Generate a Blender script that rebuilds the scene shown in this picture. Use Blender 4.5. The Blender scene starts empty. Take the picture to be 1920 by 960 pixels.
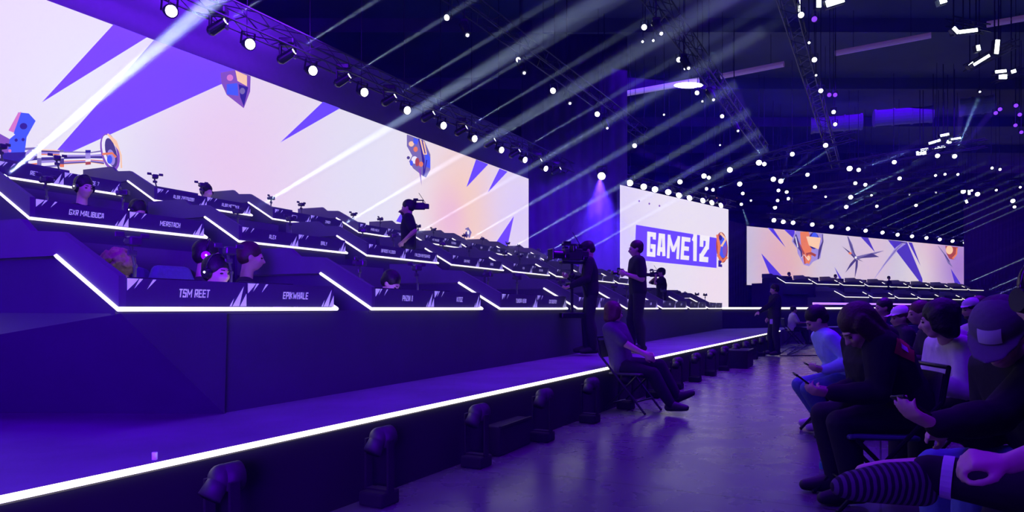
import bpy, bmesh, math, random
from mathutils import Vector as V, Matrix, Quaternion
random.seed(7)
sc = bpy.context.scene
COL = sc.collection
sc.view_settings.view_transform = 'Standard'
sc.view_settings.look = 'None'
sc.view_settings.gamma = 1
sc.view_settings.use_curve_mapping = False
sc.view_settings.exposure = 0.0
sc.cycles.use_denoising = True
sc.cycles.max_bounces = 5
sc.cycles.volume_bounces = 0
sc.cycles.transparent_max_bounces = 24
sc.cycles.sample_clamp_indirect = 4

# ------------------------------------------------------------------ camera
F, H = 1300.0, 1.2                       # focal length in pixels of the 1920 wide frame, eye height
cam = bpy.data.cameras.new('camera')
cam_ob = bpy.data.objects.new('camera', cam)
COL.objects.link(cam_ob)
sc.camera = cam_ob
cam.sensor_width = 36
cam.lens = 36 * F / 1920
cam.shift_y = 98 / 1920
cam.clip_end = 300
cam_ob.location = (0, 0, H)
cam_ob.rotation_euler = (math.pi / 2, 0, 0)

# ------------------------------------------------------------------ world and large lights
w = bpy.data.worlds.new('world')
sc.world = w
w.use_nodes = True
w.node_tree.nodes['Background'].inputs[0].default_value = (0.05, 0.02, 1, 1)
w.node_tree.nodes['Background'].inputs[1].default_value = 0.0

# thin even haze in the hall
vn = w.node_tree.nodes.new('ShaderNodeVolumeScatter')
vn.inputs['Density'].default_value = .0025
vn.inputs['Color'].default_value = (.13, .05, 1, 1)
w.node_tree.links.new(vn.outputs[0], w.node_tree.nodes['World Output'].inputs['Volume'])


def area(name, loc, aim, size, power, col, sy=None, spread=180):
    l = bpy.data.lights.new(name, 'AREA')
    l.energy = power
    l.color = col
    l.size = size
    l.spread = math.radians(spread)
    if sy:
        l.shape = 'RECTANGLE'
        l.size_y = sy
    o = bpy.data.objects.new(name, l)
    COL.objects.link(o)
    o.location = loc
    o.rotation_euler = V(aim).to_track_quat('-Z', 'Y').to_euler()
    return o


VIO = (0.11, 0.0, 1.0)
area('wash_light_stage', (3, 8, 10.5), (-.35, .1, -1), 10, 1250, VIO, 16)
area('wash_light_far', (14, 30, 10.5), (-.1, .3, -1), 20, 2200, (0.08, 0.0, 1.0), 14)
area('wash_light_crowd', (2.0, 9, 9.5), (.25, -.6, -1), 6, 120, (0.3, 0.0, 1.0), 6)
area('wash_light_near', (-5, 1.5, 8.0), (.15, .45, -1), 5, 560, VIO, 4)
area('riser_fill_light', (-.5, -6, 2.3), (-2.2, 11, -1.0), 3, 190, (.12, .0, 1), 1.5, 44)  # unseen fill behind the camera, added to lift the camera-facing riser faces
area('floor_fill_light', (5.2, 12, 9.8), (-.05, -.1, -1), 3, 420, (.16, .0, 1), 5, 75)  # unseen fill added to turn the open floor more violet
area('wash_light_right', (42, 48, 8.0), (.25, 1, -.35), 8, 450, (.14, .01, 1), 2)
area('roof_fill_light', (12, 22, 4.5), (0.15, 0.1, 1), 26, 200, (0.0, 0.32, 1.0), 30)  # unseen upward fill added to tint the ceiling blue-teal
area('header_wash_light', (-5.6, 10.6, 7.1), (-1, .45, -.25), 9, 480, (0.16, 0.012, 1.0), .4)
area('drape_wash_light', (4.5, 20, 7.5), (-.25, .9, -.5), 5, 420, (0.08, 0.0, 1.0), 2, 58)

# ------------------------------------------------------------------ materials
MATS = {}


def mat(name, col=(.5, .5, .5), rough=.5, metal=0, em=0, emcol=None, sample=True, noise=0, nscale=8, bump=0, trans=0):
    if name in MATS:
        return MATS[name]
    m = bpy.data.materials.new(name)
    m.use_nodes = True
    nt = m.node_tree
    b = nt.nodes['Principled BSDF']
    b.inputs['Base Color'].default_value = (*col, 1)
    b.inputs['Roughness'].default_value = rough
    b.inputs['Metallic'].default_value = metal
    if trans:
        b.inputs['Transmission Weight'].default_value = trans
        b.inputs['IOR'].default_value = 1.3
    if em:
        b.inputs['Emission Color'].default_value = (*(emcol or col), 1)
        b.inputs['Emission Strength'].default_value = em
    if not sample:
        m.cycles.emission_sampling = 'NONE'
    if noise or bump:
        tc = nt.nodes.new('ShaderNodeTexCoord')
        n = nt.nodes.new('ShaderNodeTexNoise')
        n.inputs['Scale'].default_value = nscale
        n.inputs['Detail'].default_value = 6
        nt.links.new(tc.outputs['Object'], n.inputs['Vector'])
        if noise:
            mp = nt.nodes.new('ShaderNodeMapRange')
            mp.inputs['To Min'].default_value = 1 - noise
            mp.inputs['To Max'].default_value = 1 + noise
            nt.links.new(n.outputs['Fac'], mp.inputs['Value'])
            mx = nt.nodes.new('ShaderNodeVectorMath')
            mx.operation = 'SCALE'
            mx.inputs[0].default_value = col
            nt.links.new(mp.outputs[0], mx.inputs['Scale'])
            nt.links.new(mx.outputs[0], b.inputs['Base Color'])
        if bump:
            bp = nt.nodes.new('ShaderNodeBump')
            bp.inputs['Strength'].default_value = bump
            bp.inputs['Distance'].default_value = .01
            nt.links.new(n.outputs['Fac'], bp.inputs['Height'])
            nt.links.new(bp.outputs[0], b.inputs['Normal'])
    MATS[name] = m
    return m


mat('black_paint', (.035, .035, .04), .55, noise=.25)
mat('black_metal', (.03, .03, .035), .35, .6, noise=.2)
mat('dark_plastic', (.07, .07, .08), .35, noise=.15)
mat('led_edge', (1, .97, .9), .4, em=3, emcol=(1, .95, .85))
mat('black_gloss', (.02, .02, .025), .2)
mat('riser_paint', (.05, .038, .08), .6, noise=.18, nscale=3)
mat('wing_paint', (.11, .10, .14), .5, noise=.1)
mat('panel_print', (.08, .075, .11), .45, noise=.1)
mat('print_white_glow', (.78, .76, .82), .5, em=.28, emcol=(.74, .70, 1), sample=False)  # faint emission added so the print looks brightly lit
mat('stage_deck', (.19, .15, .24), .6, noise=.6, nscale=1.6, bump=.15)
mat('skirt_cloth', (.006, .006, .008), .9)
mat('drape_cloth', (.07, .07, .08), .9, noise=.3, nscale=1.5)
mat('roof_steel', (.10, .11, .13), .8, noise=.5, nscale=.35)
mat('header_paint', (.16, .16, .18), .6, noise=.1)
mat('truss_metal', (.03, .03, .035), .45, .3, noise=.15)
mat('led_white', (1, .97, .9), .4, em=1.25, emcol=(1, .96, .88))
mat('led_far', (1, .97, .9), .4, em=1.8, emcol=(1, .96, .88), sample=False)
mat('led_violet', (.8, .5, 1), .4, em=1.3, emcol=(.5, .22, 1), sample=False)
mat('lens_glow', (1, 1, 1), .3, em=7, emcol=(.93, .93, 1), sample=False)
mat('lens_dim', (1, 1, 1), .3, em=2.2, emcol=(.8, .75, 1), sample=False)
mat('lens_violet', (.6, .3, 1), .3, em=.9, emcol=(.3, .06, 1), sample=False)
mat('lens_amber', (1, .5, .1), .3, em=2, emcol=(1, .35, .05), sample=False)
mat('tube_glow', (.8, .5, .9), .4, em=.05, emcol=(.65, .25, .85), sample=False)  # faint emission put in for the light caught by roof tubes
mat('tube_glow_bright', (.9, .8, 1), .4, em=.25, emcol=(.6, .4, 1), sample=False)  # stronger emission for the tube section that looks more brightly lit
mat('white_glow', (1, 1, 1), .4, em=4, emcol=(.9, 1, 1), sample=False)
mat('monitor_lit', (.3, .4, 1), .3, em=4, emcol=(.8, .75, 1))
mat('screen_lit', (.3, .4, 1), .3, em=.8, emcol=(.5, .6, 1), sample=False)
mat('skin', (.52, .33, .25), .5, noise=.08, nscale=20)
mat('skin_pale', (.68, .45, .36), .5, noise=.08, nscale=20)
mat('hair_dark', (.012, .009, .008), .55, noise=.4, nscale=60, bump=.5)
mat('hair_brown', (.05, .024, .016), .55, noise=.4, nscale=60, bump=.5)
mat('hair_fair', (.36, .24, .14), .6, noise=.5, nscale=45, bump=.9)
mat('hair_red', (.10, .03, .028), .55, noise=.4, nscale=50, bump=.5)
mat('cloth_black', (.010, .010, .012), .9, noise=.3, nscale=25, bump=.2)
mat('cloth_dark', (.02, .019, .024), .9, noise=.3, nscale=25, bump=.2)
mat('cloth_grey', (.42, .40, .44), .9, noise=.2, nscale=25, bump=.2)
mat('cap_cloth', (.14, .13, .16), .9, noise=.15, nscale=40, bump=.2)
mat('cloth_mid', (.10, .09, .12), .9, noise=.2, nscale=25, bump=.2)
mat('cloth_pale', (.75, .68, .75), .9, noise=.15, nscale=25, bump=.2)
mat('cloth_blue', (.42, .60, .95), .85, noise=.2, nscale=25, bump=.2)
mat('denim', (.12, .2, .42), .9, noise=.25, nscale=40, bump=.2)
mat('cloth_orange', (.55, .14, .05), .85, noise=.2, nscale=25)
mat('cloth_cuff', (.75, .74, .8), .85)
mat('shoe_dark', (.03, .03, .03), .6, noise=.2)
mat('shoe_pale', (.6, .5, .55), .7, noise=.1)
mat('eye', (.03, .025, .02), .2)
mat('phone_case', (.02, .02, .022), .25)
mat('pad_blue', (.09, .10, .22), .6, noise=.3, nscale=40, bump=.3)
mat('bottle_plastic', (.85, .9, 1), .08, trans=.9)
mat('bottle_label', (.05, .35, .4), .5)
mat('graphic_ink', (.2, .15, .8), .4, em=.95, emcol=(.135, .065, .78))
mat('graphic_ink_far', (.2, .15, .8), .4, em=.85, emcol=(.09, .045, .58))


def emi(name, rgb, k=1.0):
    """a colour shown on a lit LED screen (rgb 0..255 in display values)"""
    lin = tuple(((c / 255 + .055) / 1.055) ** 2.4 if c > 10 else c / 255 / 12.92 for c in rgb)
    if name in MATS:
        return MATS[name]
    m = mat(name, (.01, .01, .01), .4, em=k, emcol=lin)
    return m


# concrete floor: polished slab with saw-cut joints
def floor_material():
    m = bpy.data.materials.new('polished_concrete')
    m.use_nodes = True
    nt = m.node_tree
    b = nt.nodes['Principled BSDF']
    N, L = nt.nodes.new, nt.links.new
    tc = N('ShaderNodeTexCoord')
    n1 = N('ShaderNodeTexNoise')
    n1.inputs['Scale'].default_value = .9
    n1.inputs['Detail'].default_value = 8
    n2 = N('ShaderNodeTexNoise')
    n2.inputs['Scale'].default_value = 3
    n2.inputs['Detail'].default_value = 5
    br = N('ShaderNodeTexBrick')
    br.offset = 0
    br.inputs['Scale'].default_value = .22
    br.inputs['Mortar Size'].default_value = .0016
    br.inputs['Brick Width'].default_value = 1.0
    br.inputs['Row Height'].default_value = 1.0
    br.inputs['Color1'].default_value = br.inputs['Color2'].default_value = (1, 1, 1, 1)
    br.inputs['Mortar'].default_value = (.15, .15, .15, 1)
    mpg = N('ShaderNodeMapping')
    mpg.inputs['Rotation'].default_value = (0, 0, math.radians(28))
    L(tc.outputs['Object'], mpg.inputs['Vector'])
    L(mpg.outputs[0], br.inputs['Vector'])
    for n in (n1, n2):
        L(tc.outputs['Object'], n.inputs['Vector'])
    r = N('ShaderNodeMapRange')
    r.inputs['From Min'].default_value = .3
    r.inputs['From Max'].default_value = .7
    r.inputs['To Min'].default_value = .105
    r.inputs['To Max'].default_value = .14
    L(n1.outputs['Fac'], r.inputs['Value'])
    mx = N('ShaderNodeVectorMath')
    mx.operation = 'SCALE'
    L(br.outputs['Color'], mx.inputs[0])
    L(r.outputs[0], mx.inputs['Scale'])
    L(mx.outputs[0], b.inputs['Base Color'])
    rr = N('ShaderNodeMapRange')
    rr.inputs['From Min'].default_value = .3
    rr.inputs['From Max'].default_value = .7
    rr.inputs['To Min'].default_value = .24
    rr.inputs['To Max'].default_value = .32
    L(n2.outputs['Fac'], rr.inputs['Value'])
    L(rr.outputs[0], b.inputs['Roughness'])
    bp = N('ShaderNodeBump')
    bp.inputs['Strength'].default_value = .004
    L(n1.outputs['Fac'], bp.inputs['Height'])
    L(bp.outputs[0], b.inputs['Normal'])
    return m


MATS['floor'] = floor_material()

# ------------------------------------------------------------------ helpers


def link(name, bm_or_me, m=None, parent=None, smooth=False):
    if isinstance(bm_or_me, bmesh.types.BMesh):
        me = bpy.data.meshes.new(name)
        bmesh.ops.recalc_face_normals(bm_or_me, faces=bm_or_me.faces)
        bm_or_me.to_mesh(me)
        bm_or_me.free()
    else:
        me = bm_or_me
    o = bpy.data.objects.new(name, me)
    COL.objects.link(o)
    if m:
        me.materials.clear()
        me.materials.append(MATS[m] if isinstance(m, str) else m)
    if smooth:
        for p in me.polygons:
            p.use_smooth = True
    if parent:
        o.parent = parent
    return o


def tag(o, label=None, cat=None, group=None, kind=None):
    if label: o['label'] = label
    if cat: o['category'] = cat
    if group: o['group'] = group
    if kind: o['kind'] = kind
    return o


def empty(name, loc, rz=0, quat=None):
    o = bpy.data.objects.new(name, None)
    COL.objects.link(o)
    o.empty_display_size = .1
    o.location = loc
    if quat is not None:
        o.rotation_mode = 'QUATERNION'
        o.rotation_quaternion = quat
    else:
        o.rotation_euler = (0, 0, rz)
    return o


def copy_tree(o, parent=None):
    c = o.copy()
    COL.objects.link(c)
    c.parent = parent
    for ch in list(o.children):
        copy_tree(ch, c)
    return c


def box(bm, lo, hi, bev=0):
    lo, hi = V(lo), V(hi)
    r = bmesh.ops.create_cube(bm, size=1, matrix=Matrix.Translation((lo + hi) / 2) @ Matrix.Diagonal((*(hi - lo), 1)))
    if bev:
        es = list({e for v in r['verts'] for e in v.link_edges})
        bmesh.ops.bevel(bm, geom=es, offset=bev, segments=2, affect='EDGES', profile=.5)
    return bm


def tube(bm, a, b, ra, rb=None, seg=8):
    a, b = V(a), V(b)
    d = b - a
    if d.length < 1e-6:
        return bm
    q = d.to_track_quat('Z', 'Y').to_matrix().to_4x4()
    bmesh.ops.create_cone(bm, cap_ends=True, segments=seg, radius1=ra, radius2=ra if rb is None else rb, depth=d.length,
                          matrix=Matrix.Translation((a + b) / 2) @ q)
    return bm


def ball(bm, c, r, sub=2, rot=None):
    r = r if hasattr(r, '__len__') else (r, r, r)
    mtx = Matrix.Translation(c) @ (rot or Matrix()) @ Matrix.Diagonal((*r, 1))
    bmesh.ops.create_icosphere(bm, subdivisions=sub, radius=1, matrix=mtx)
    return bm


_b = bmesh.new()
bmesh.ops.create_icosphere(_b, subdivisions=2, radius=1)
SPH = [v.co.copy() for v in _b.verts]
_b.free()


def hull(bm, pts):
    """convex skin over spheres [(centre, radius), ...]"""
    vs = [bm.verts.new(V(c) + p * r) for c, r in pts for p in SPH]
    r = bmesh.ops.convex_hull(bm, input=vs)
    dead = [g for g in r['geom_interior'] + r['geom_unused'] if isinstance(g, bmesh.types.BMVert) and g.is_valid]
    if dead:
        bmesh.ops.delete(bm, geom=list(set(dead)), context='VERTS')
    return bm




def prism(bm, poly, z0, z1):
    """vertical prism over plan polygon"""
    lo = [bm.verts.new((x, y, z0)) for x, y in poly]
    hi = [bm.verts.new((x, y, z1)) for x, y in poly]
    n = len(poly)
    bm.faces.new(lo[::-1])
    bm.faces.new(hi)
    for i in range(n):
        bm.faces.new((lo[i], lo[(i + 1) % n], hi[(i + 1) % n], hi[i]))
    return bm


def slab(bm, poly3, off):
    """thicken a flat polygon by vector off"""
    off = V(off)
    a = [bm.verts.new(p) for p in poly3]
    b = [bm.verts.new(V(p) + off) for p in poly3]
    n = len(poly3)
    bm.faces.new(a[::-1])
    bm.faces.new(b)
    for i in range(n):
        bm.faces.new((a[i], a[(i + 1) % n], b[(i + 1) % n], b[i]))
    return bm


def at(px, py, Y):
    return V(((px - 960) / F * Y, Y, H + (578 - py) / F * Y))


def at_z(px, py, z):
    return at(px, py, F * (z - H) / (578 - py))


ORD = ('zeroth first second third fourth fifth sixth seventh eighth ninth tenth eleventh twelfth thirteenth fourteenth '
       'fifteenth sixteenth seventeenth eighteenth nineteenth twentieth').split()


TENS = 'zero ten twenty thirty forty fifty'.split()


def nth(n):
    return ORD[n] if n <= 20 else (TENS[n // 10] + '-' + ORD[n % 10] if n % 10 else TENS[n // 10][:-1] + 'ieth')


def structure(name, bm, m):
    return tag(link(name, bm, m), kind='structure')


def voxel(bm, size, smooth=4):
    me = bpy.data.meshes.new('tmp')
    bmesh.ops.recalc_face_normals(bm, faces=bm.faces)
    bm.to_mesh(me)
    bm.free()
    o = bpy.data.objects.new('tmp', me)
    COL.objects.link(o)
    r = o.modifiers.new('r', 'REMESH')
    r.mode = 'VOXEL'
    r.voxel_size = size
    s = o.modifiers.new('s', 'SMOOTH')
    s.factor = .5
    s.iterations = smooth
    dg = bpy.context.evaluated_depsgraph_get()
    dg.update()
    out = bpy.data.meshes.new_from_object(o.evaluated_get(dg))
    bpy.data.objects.remove(o)
    bpy.data.meshes.remove(me)
    for p in out.polygons:
        p.use_smooth = True
    return out


# heavy condensed capitals drawn as bars on a unit box: each glyph is a list of strokes
G = {'A': ['0,0 .22,1 .78,1 1,0', '.15,.3 .85,.3'], 'B': ['0,0 0,1 .9,1 1,.88 1,.62 .9,.52 0,.52', '.9,.52 1,.42 1,.1 .9,0 0,0'], 'C': ['1,.8 1,1 0,1 0,0 1,0 1,.2'],
     'D': ['0,0 0,1 .8,1 1,.8 1,.2 .8,0 0,0'], 'E': ['1,1 0,1 0,0 1,0', '0,.5 .85,.5'], 'F': ['1,1 0,1 0,0', '0,.5 .85,.5'], 'G': ['1,.88 1,1 0,1 0,0 1,0 1,.40 .66,.40'],
     'H': ['0,0 0,1', '1,0 1,1', '0,.5 1,.5'], 'I': ['.5,0 .5,1'], 'J': ['1,1 1,0 0,0 0,.3'], 'K': ['0,0 0,1', '0,.45 1,1', '.2,.55 1,0'], 'L': ['0,1 0,0 1,0'],
     'M': ['0,0 0,1', '1,0 1,1', '0,1 .5,.3 1,1'], 'N': ['0,0 0,1', '1,0 1,1', '0,1 1,0'], 'O': ['0,0 0,1 1,1 1,0 0,0'], 'P': ['0,0 0,1 1,1 1,.45 0,.45'],
     'Q': ['0,0 0,1 1,1 1,0 0,0', '.6,.3 1,-.1'], 'R': ['0,0 0,1 1,1 1,.45 0,.45', '.55,.45 1,0'], 'S': ['1,.9 1,1 0,1 0,.52 1,.52 1,0 0,0 0,.12'], 'T': ['0,1 1,1', '.5,1 .5,0'],
     'U': ['0,1 0,0 1,0 1,1'], 'V': ['0,1 .42,0 .58,0 1,1'], 'W': ['0,1 .2,0 .5,.7 .8,0 1,1'], 'X': ['0,0 1,1', '0,1 1,0'], 'Y': ['0,1 .5,.45 1,1', '.5,.45 .5,0'],
     'Z': ['0,1 1,1 0,0 1,0'], '8': ['0,0 0,1 1,1 1,0 0,0', '0,.5 1,.5'], '0': ['0,0 0,1 1,1 1,0 0,0'], '1': ['.05,.8 .6,1 .6,0'], '2': ['0,.7 0,1 1,1 1,.62 0,.12 0,0 1,0'], '7': ['0,1 1,1 .4,0'],
     '皇': ['.2,1 .8,1 .8,.6 .2,.6 .2,1', '.2,.8 .8,.8', '0,.42 1,.42', '.1,.2 .9,.2', '0,0 1,0', '.5,.42 .5,0']}
TXT = {}


def text_mesh(s, th=.15):
    """flat capitals as bars, fitted to a unit box: (verts, faces, aspect)"""
    key = (s, th)
    if key in TXT:
        return TXT[key]
    vs, fs, x = [], [], 0.0
    for ch in s:
        if ch == ' ':
            x += .3
            continue
        wd = {'I': th, '1': .36, 'M': .74, 'W': .8, 'T': .48}.get(ch, .52)
        t = th * (.55 if ch == '皇' else .85 if ch in 'MWNKX' else 1)
        for st in G[ch]:
            pts = [tuple(float(v) for v in p.split(',')) for p in st.split()]
            pts = [V((x + t / 2 + px * (wd - t), t / 2 + py * (1 - t), 0)) for px, py in pts]
            for i, (a, b) in enumerate(zip(pts[:-1], pts[1:])):
                d = (b - a).normalized()
                n = V((-d.y, d.x, 0)) * t / 2
                e = d * t / 2 if (abs(d.x) < .01 or abs(d.y) < .01) else d * t * .12
                k = len(vs)
                for p in (a - e - n, b + e - n, b + e + n, a - e + n):
                    vs.append((p.x, min(1, max(0, p.y))))
                fs.append((k, k + 1, k + 2, k + 3))
        x += wd + .09
    x -= .09
    TXT[key] = ([(a / x, b) for a, b in vs], fs, x)
    return TXT[key]


def text_obj(name, s, fn, m, parent, th=.15):
    """letters mapped through fn(u, v) -> point"""
    vs, fs, _ = text_mesh(s, th)
    me = bpy.data.meshes.new(name)
    me.from_pydata([fn(u, v) for u, v in vs], [], fs)
    return link(name, me, m, parent)


# ------------------------------------------------------------------ room shell
def plate(name, pts, m, off):
    bm = bmesh.new()
    slab(bm, pts, off)
    return structure(name, bm, m)


X0, X1, Y0, Y1, ZC = -34, 75, -12, 92, 12.5
plate('floor', [(X0, Y0, 0), (X1, Y0, 0), (X1, Y1, 0), (X0, Y1, 0)], 'floor', (0, 0, -.3))
plate('ceiling', [(X0, Y0, ZC), (X1, Y0, ZC), (X1, Y1, ZC), (X0, Y1, ZC)], 'roof_steel', (0, 0, .3))
plate('wall_back', [(X0, Y1, 0), (X1, Y1, 0), (X1, Y1, ZC), (X0, Y1, ZC)], 'drape_cloth', (0, .3, 0))
plate('wall_front', [(X0, Y0, 0), (X1, Y0, 0), (X1, Y0, ZC), (X0, Y0, ZC)], 'drape_cloth', (0, -.3, 0))
plate('wall_left', [(X0, Y0, 0), (X0, Y1, 0), (X0, Y1, ZC), (X0, Y0, ZC)], 'drape_cloth', (-.3, 0, 0))
plate('wall_right', [(X1, Y0, 0), (X1, Y1, 0), (X1, Y1, ZC), (X1, Y0, ZC)], 'drape_cloth', (.3, 0, 0))

# roof joists
for i, y in enumerate(range(6, 90, 7)):
    bm = bmesh.new()
    box(bm, (X0, y, ZC - .55), (X1, y + .18, ZC))
    structure('beam_%d' % (i + 1), bm, 'roof_steel')

SE = lambda Y: (-3.3 + .538 * Y, Y)              # edge of the stage in plan
ROW = {1: (-4.12, 1.2), 2: (-7.2, 2.0), 3: (-9.83, 2.74)}   # x offset of a desk row and height of its light strip
KR = .481
RL = lambda r, Y: (ROW[r][0] + KR * Y, Y)
RN = V((-.9012, .4335, 0))                        # from the stage edge back to the screen
RD = V((.4335, .9012, 0))                         # along a desk row
SL = lambda Y, off=0: (-13.3 + .5277 * Y - off, Y)

bm = bmesh.new()
prism(bm, [SE(-3), SE(21.7), (9.6, 24.2), (16.5, 28.2), (10, 34), (2, 27), (-16, 5), (-16, -3)], .0, .5)
structure('stage_floor', bm, 'stage_deck')


def off(p, d):
    return (p[0] + RN.x * d, p[1] + RN.y * d)


for r, ys, zt, dp in ((2, 4.0, 1.3, 4.2), (3, 5.0, 2.04, 3.6)):
    bm = bmesh.new()
    prism(bm, [off(RL(r, ys), .13), off(RL(r, 25), .13), off(RL(r, 25), dp), off(RL(r, ys), dp)], .5, zt)
    structure('riser_tier', bm, 'riser_paint')
for r, ys, z0, z1 in ((1, 4.6, .5, 1.18), (2, 5.6, 1.3, 1.92), (3, 6.5, 2.04, 2.66)):
    bm = bmesh.new()
    o_ = .035 if r == 1 else .08
    prism(bm, [off(RL(r, ys), o_), off(RL(r, 23.4), o_), off(RL(r, 23.4), .13), off(RL(r, ys), .13)], z0, z1)
    structure('riser_fascia', bm, 'riser_paint')
bm = bmesh.new()
a, b = V((*RL(1, 3.94), 1.17)), V((*RL(1, 4.6), .5))
slab(bm, [a, b, b + V((-4.6, .1, 0)), a + RN * 3.9], (.0, .03, 0))
slab(bm, [a, b, (*RL(1, 4.62), 1.17)], RN * .03)
structure('riser_end_panel', bm, 'riser_paint')

bm = bmesh.new()
a, b = SE(-2.95), SE(21.68)
slab(bm, [(a[0] + .002, a[1], 0), (b[0] + .002, b[1], 0), (b[0] + .002, b[1], .47), (a[0] + .002, a[1], .47)], (.02, -.011, 0))
structure('stage_skirt', bm, 'skirt_cloth')
# stage edge strip, one long light
bm = bmesh.new()
a, b = SE(-2.9), SE(21.6)
slab(bm, [(a[0] + .005, a[1], .481), (b[0] + .005, b[1], .481), (b[0] + .005, b[1], .503), (a[0] + .005, a[1], .503)], (.03, -.016, 0))
tag(link('stage_edge_light', bm, 'led_edge'), 'long glowing white light strip along the front edge of the stage', 'light strip')

# far low stage wall with its strip
pa, pb = at(1352, 578, 23.6), at(1720, 578, 31)
bm = bmesh.new()
d = (pb - pa).normalized()
nn = V((-d.y, d.x, 0)) * .3
slab(bm, [(pa.x, pa.y, 0), (pb.x, pb.y, 0), (pb.x, pb.y, 1.19), (pa.x, pa.y, 1.19)], nn)
structure('stage_side_wall', bm, 'riser_paint')
bm = bmesh.new()
slab(bm, [(pa.x, pa.y, 1.17), (pb.x, pb.y, 1.17), (pb.x, pb.y, 1.235), (pa.x, pa.y, 1.235)], -nn * .1)
tag(link('stage_wall_light', bm, 'led_far'), 'white light strip along the low wall behind the standing man', 'light strip')

# ------------------------------------------------------------------ LED screens


def screen_material(name, base, blobs, k):
    m = bpy.data.materials.new(name)
    m.use_nodes = True
    nt = m.node_tree
    N, L = nt.nodes.new, nt.links.new
    b = nt.nodes['Principled BSDF']
    b.inputs['Base Color'].default_value = (.01, .01, .01, 1)
    b.inputs['Roughness'].default_value = .5
    g = N('ShaderNodeNewGeometry')
    lin = lambda rgb: tuple(((c / 255 + .055) / 1.055) ** 2.4 for c in rgb) + (1,)
    prev = None
    for c, rad, rgb, amt in blobs:
        ds = N('ShaderNodeVectorMath')
        ds.operation = 'DISTANCE'
        ds.inputs[1].default_value = c
        L(g.outputs['Position'], ds.inputs[0])
        mr = N('ShaderNodeMapRange')
        mr.interpolation_type = 'SMOOTHSTEP'
        mr.inputs['From Min'].default_value = rad
        mr.inputs['From Max'].default_value = 0
        mr.inputs['To Max'].default_value = amt
        L(ds.outputs['Value'], mr.inputs['Value'])
        mx = N('ShaderNodeMix')
        mx.data_type = 'RGBA'
        L(mr.outputs[0], mx.inputs['Factor'])
        if prev is None:
            mx.inputs[6].default_value = lin(base)
        else:
            L(prev, mx.inputs[6])
        mx.inputs[7].default_value = lin(rgb)
        prev = mx.outputs[2]
    L(prev, b.inputs['Emission Color'])
    b.inputs['Emission Strength'].default_value = k
    return m


class Screen:
    """a flat LED wall between two plan points"""

    def __init__(s, name, label, A, B, z0, z1, m):
        s.A, s.B = V((*A, 0)), V((*B, 0))
        s.d = (s.B - s.A).normalized()
        s.n = s.d.cross(V((0, 0, 1)))            # towards the viewer
        if s.n.y > 0:
            s.n = -s.n
        s.root = empty(name, (s.A.x, s.A.y, z0))
        tag(s.root, label, 'screen')
        bm = bmesh.new()
        a, b = s.A - s.root.location, s.B - s.root.location
        slab(bm, [(a.x, a.y, 0), (b.x, b.y, 0), (b.x, b.y, z1 - z0), (a.x, a.y, z1 - z0)], s.n * -.02)
        link('display_panel', bm, m, s.root)
        bm = bmesh.new()
        a2, b2 = a - s.n * .021, b - s.n * .021
        slab(bm, [(a2.x, a2.y, 0), (b2.x, b2.y, 0), (b2.x, b2.y, z1 - z0), (a2.x, a2.y, z1 - z0)], s.n * -.15)
        link('rear_frame', bm, 'black_paint', s.root)
        s.k = 0

    def pt(s, px, py, lift=.012):
        rx = (px - 960) / F
        den = s.d.x - rx * s.d.y
        t = (rx * s.A.y - s.A.x) / den
        p = s.A + s.d * t
        return V((p.x, p.y, H + (578 - py) / F * p.y)) + s.n * lift

    def poly(s, pts, m, lift=.012, name='graphic'):
        bm = bmesh.new()
        vs = [bm.verts.new(s.pt(x, y, lift) - s.root.location) for x, y in pts]
        f = bm.faces.new(vs)
        bmesh.ops.triangulate(bm, faces=[f])
        return link(name, bm, m, s.root)

    def picture(s, name, layers):
        """one picture shown on the screen: coloured patches [(points, material)] in one flat mesh"""
        bm = bmesh.new()
        ms = []
        for i, (pts, m) in enumerate(layers):
            vs = [bm.verts.new(s.pt(x, y, .016 + .0012 * i) - s.root.location) for x, y in pts]
            f = bm.faces.new(vs)
            r = bmesh.ops.triangulate(bm, faces=[f])
            if m not in ms:
                ms.append(m)
            for g in r['faces']:
                g.material_index = ms.index(m)
        me = bpy.data.meshes.new(name)
        bm.to_mesh(me)
        bm.free()
        for m in ms:
            me.materials.append(MATS[m])
        o = bpy.data.objects.new(name, me)
        COL.objects.link(o)
        o.parent = s.root
        return o


def ell(cx, cy, rx, ry, rot=0, n=20, a0=0, a1=360):
    out = []
    for i in range(n + (a1 - a0 < 360)):
        t = math.radians(a0 + (a1 - a0) * i / n)
        x, y = rx * math.cos(t), ry * math.sin(t)
        c, s_ = math.cos(math.radians(rot)), math.sin(math.radians(rot))
        out.append((cx + x * c - y * s_, cy + x * s_ + y * c))
    return out


def band(pts, w):
    """ribbon polygon of width w (pixels) along pts, tapering with w list"""
    ws = w if hasattr(w, '__len__') else [w] * len(pts)
    L, R = [], []
    for i, (x, y) in enumerate(pts):
        a, b = pts[max(i - 1, 0)], pts[min(i + 1, len(pts) - 1)]
        dx, dy = b[0] - a[0], b[1] - a[1]
        n = math.hypot(dx, dy) or 1
        L.append((x - dy / n * ws[i] / 2, y + dx / n * ws[i] / 2))
        R.append((x + dy / n * ws[i] / 2, y - dx / n * ws[i] / 2))
    return L + R[::-1]


for nm, rgb in (('px_blue', (70, 90, 250)), ('px_navy', (50, 35, 150)), ('px_lilac', (160, 140, 225)), ('px_pink', (215, 120, 205)),
                ('px_orange', (235, 125, 80)), ('px_peach', (250, 200, 170)), ('px_white', (240, 232, 250)), ('px_rust', (170, 70, 60)),
                ('px_grey', (120, 105, 175)), ('px_slate', (75, 60, 130)), ('px_mauve', (130, 80, 190))):
    emi(nm, rgb)

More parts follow.
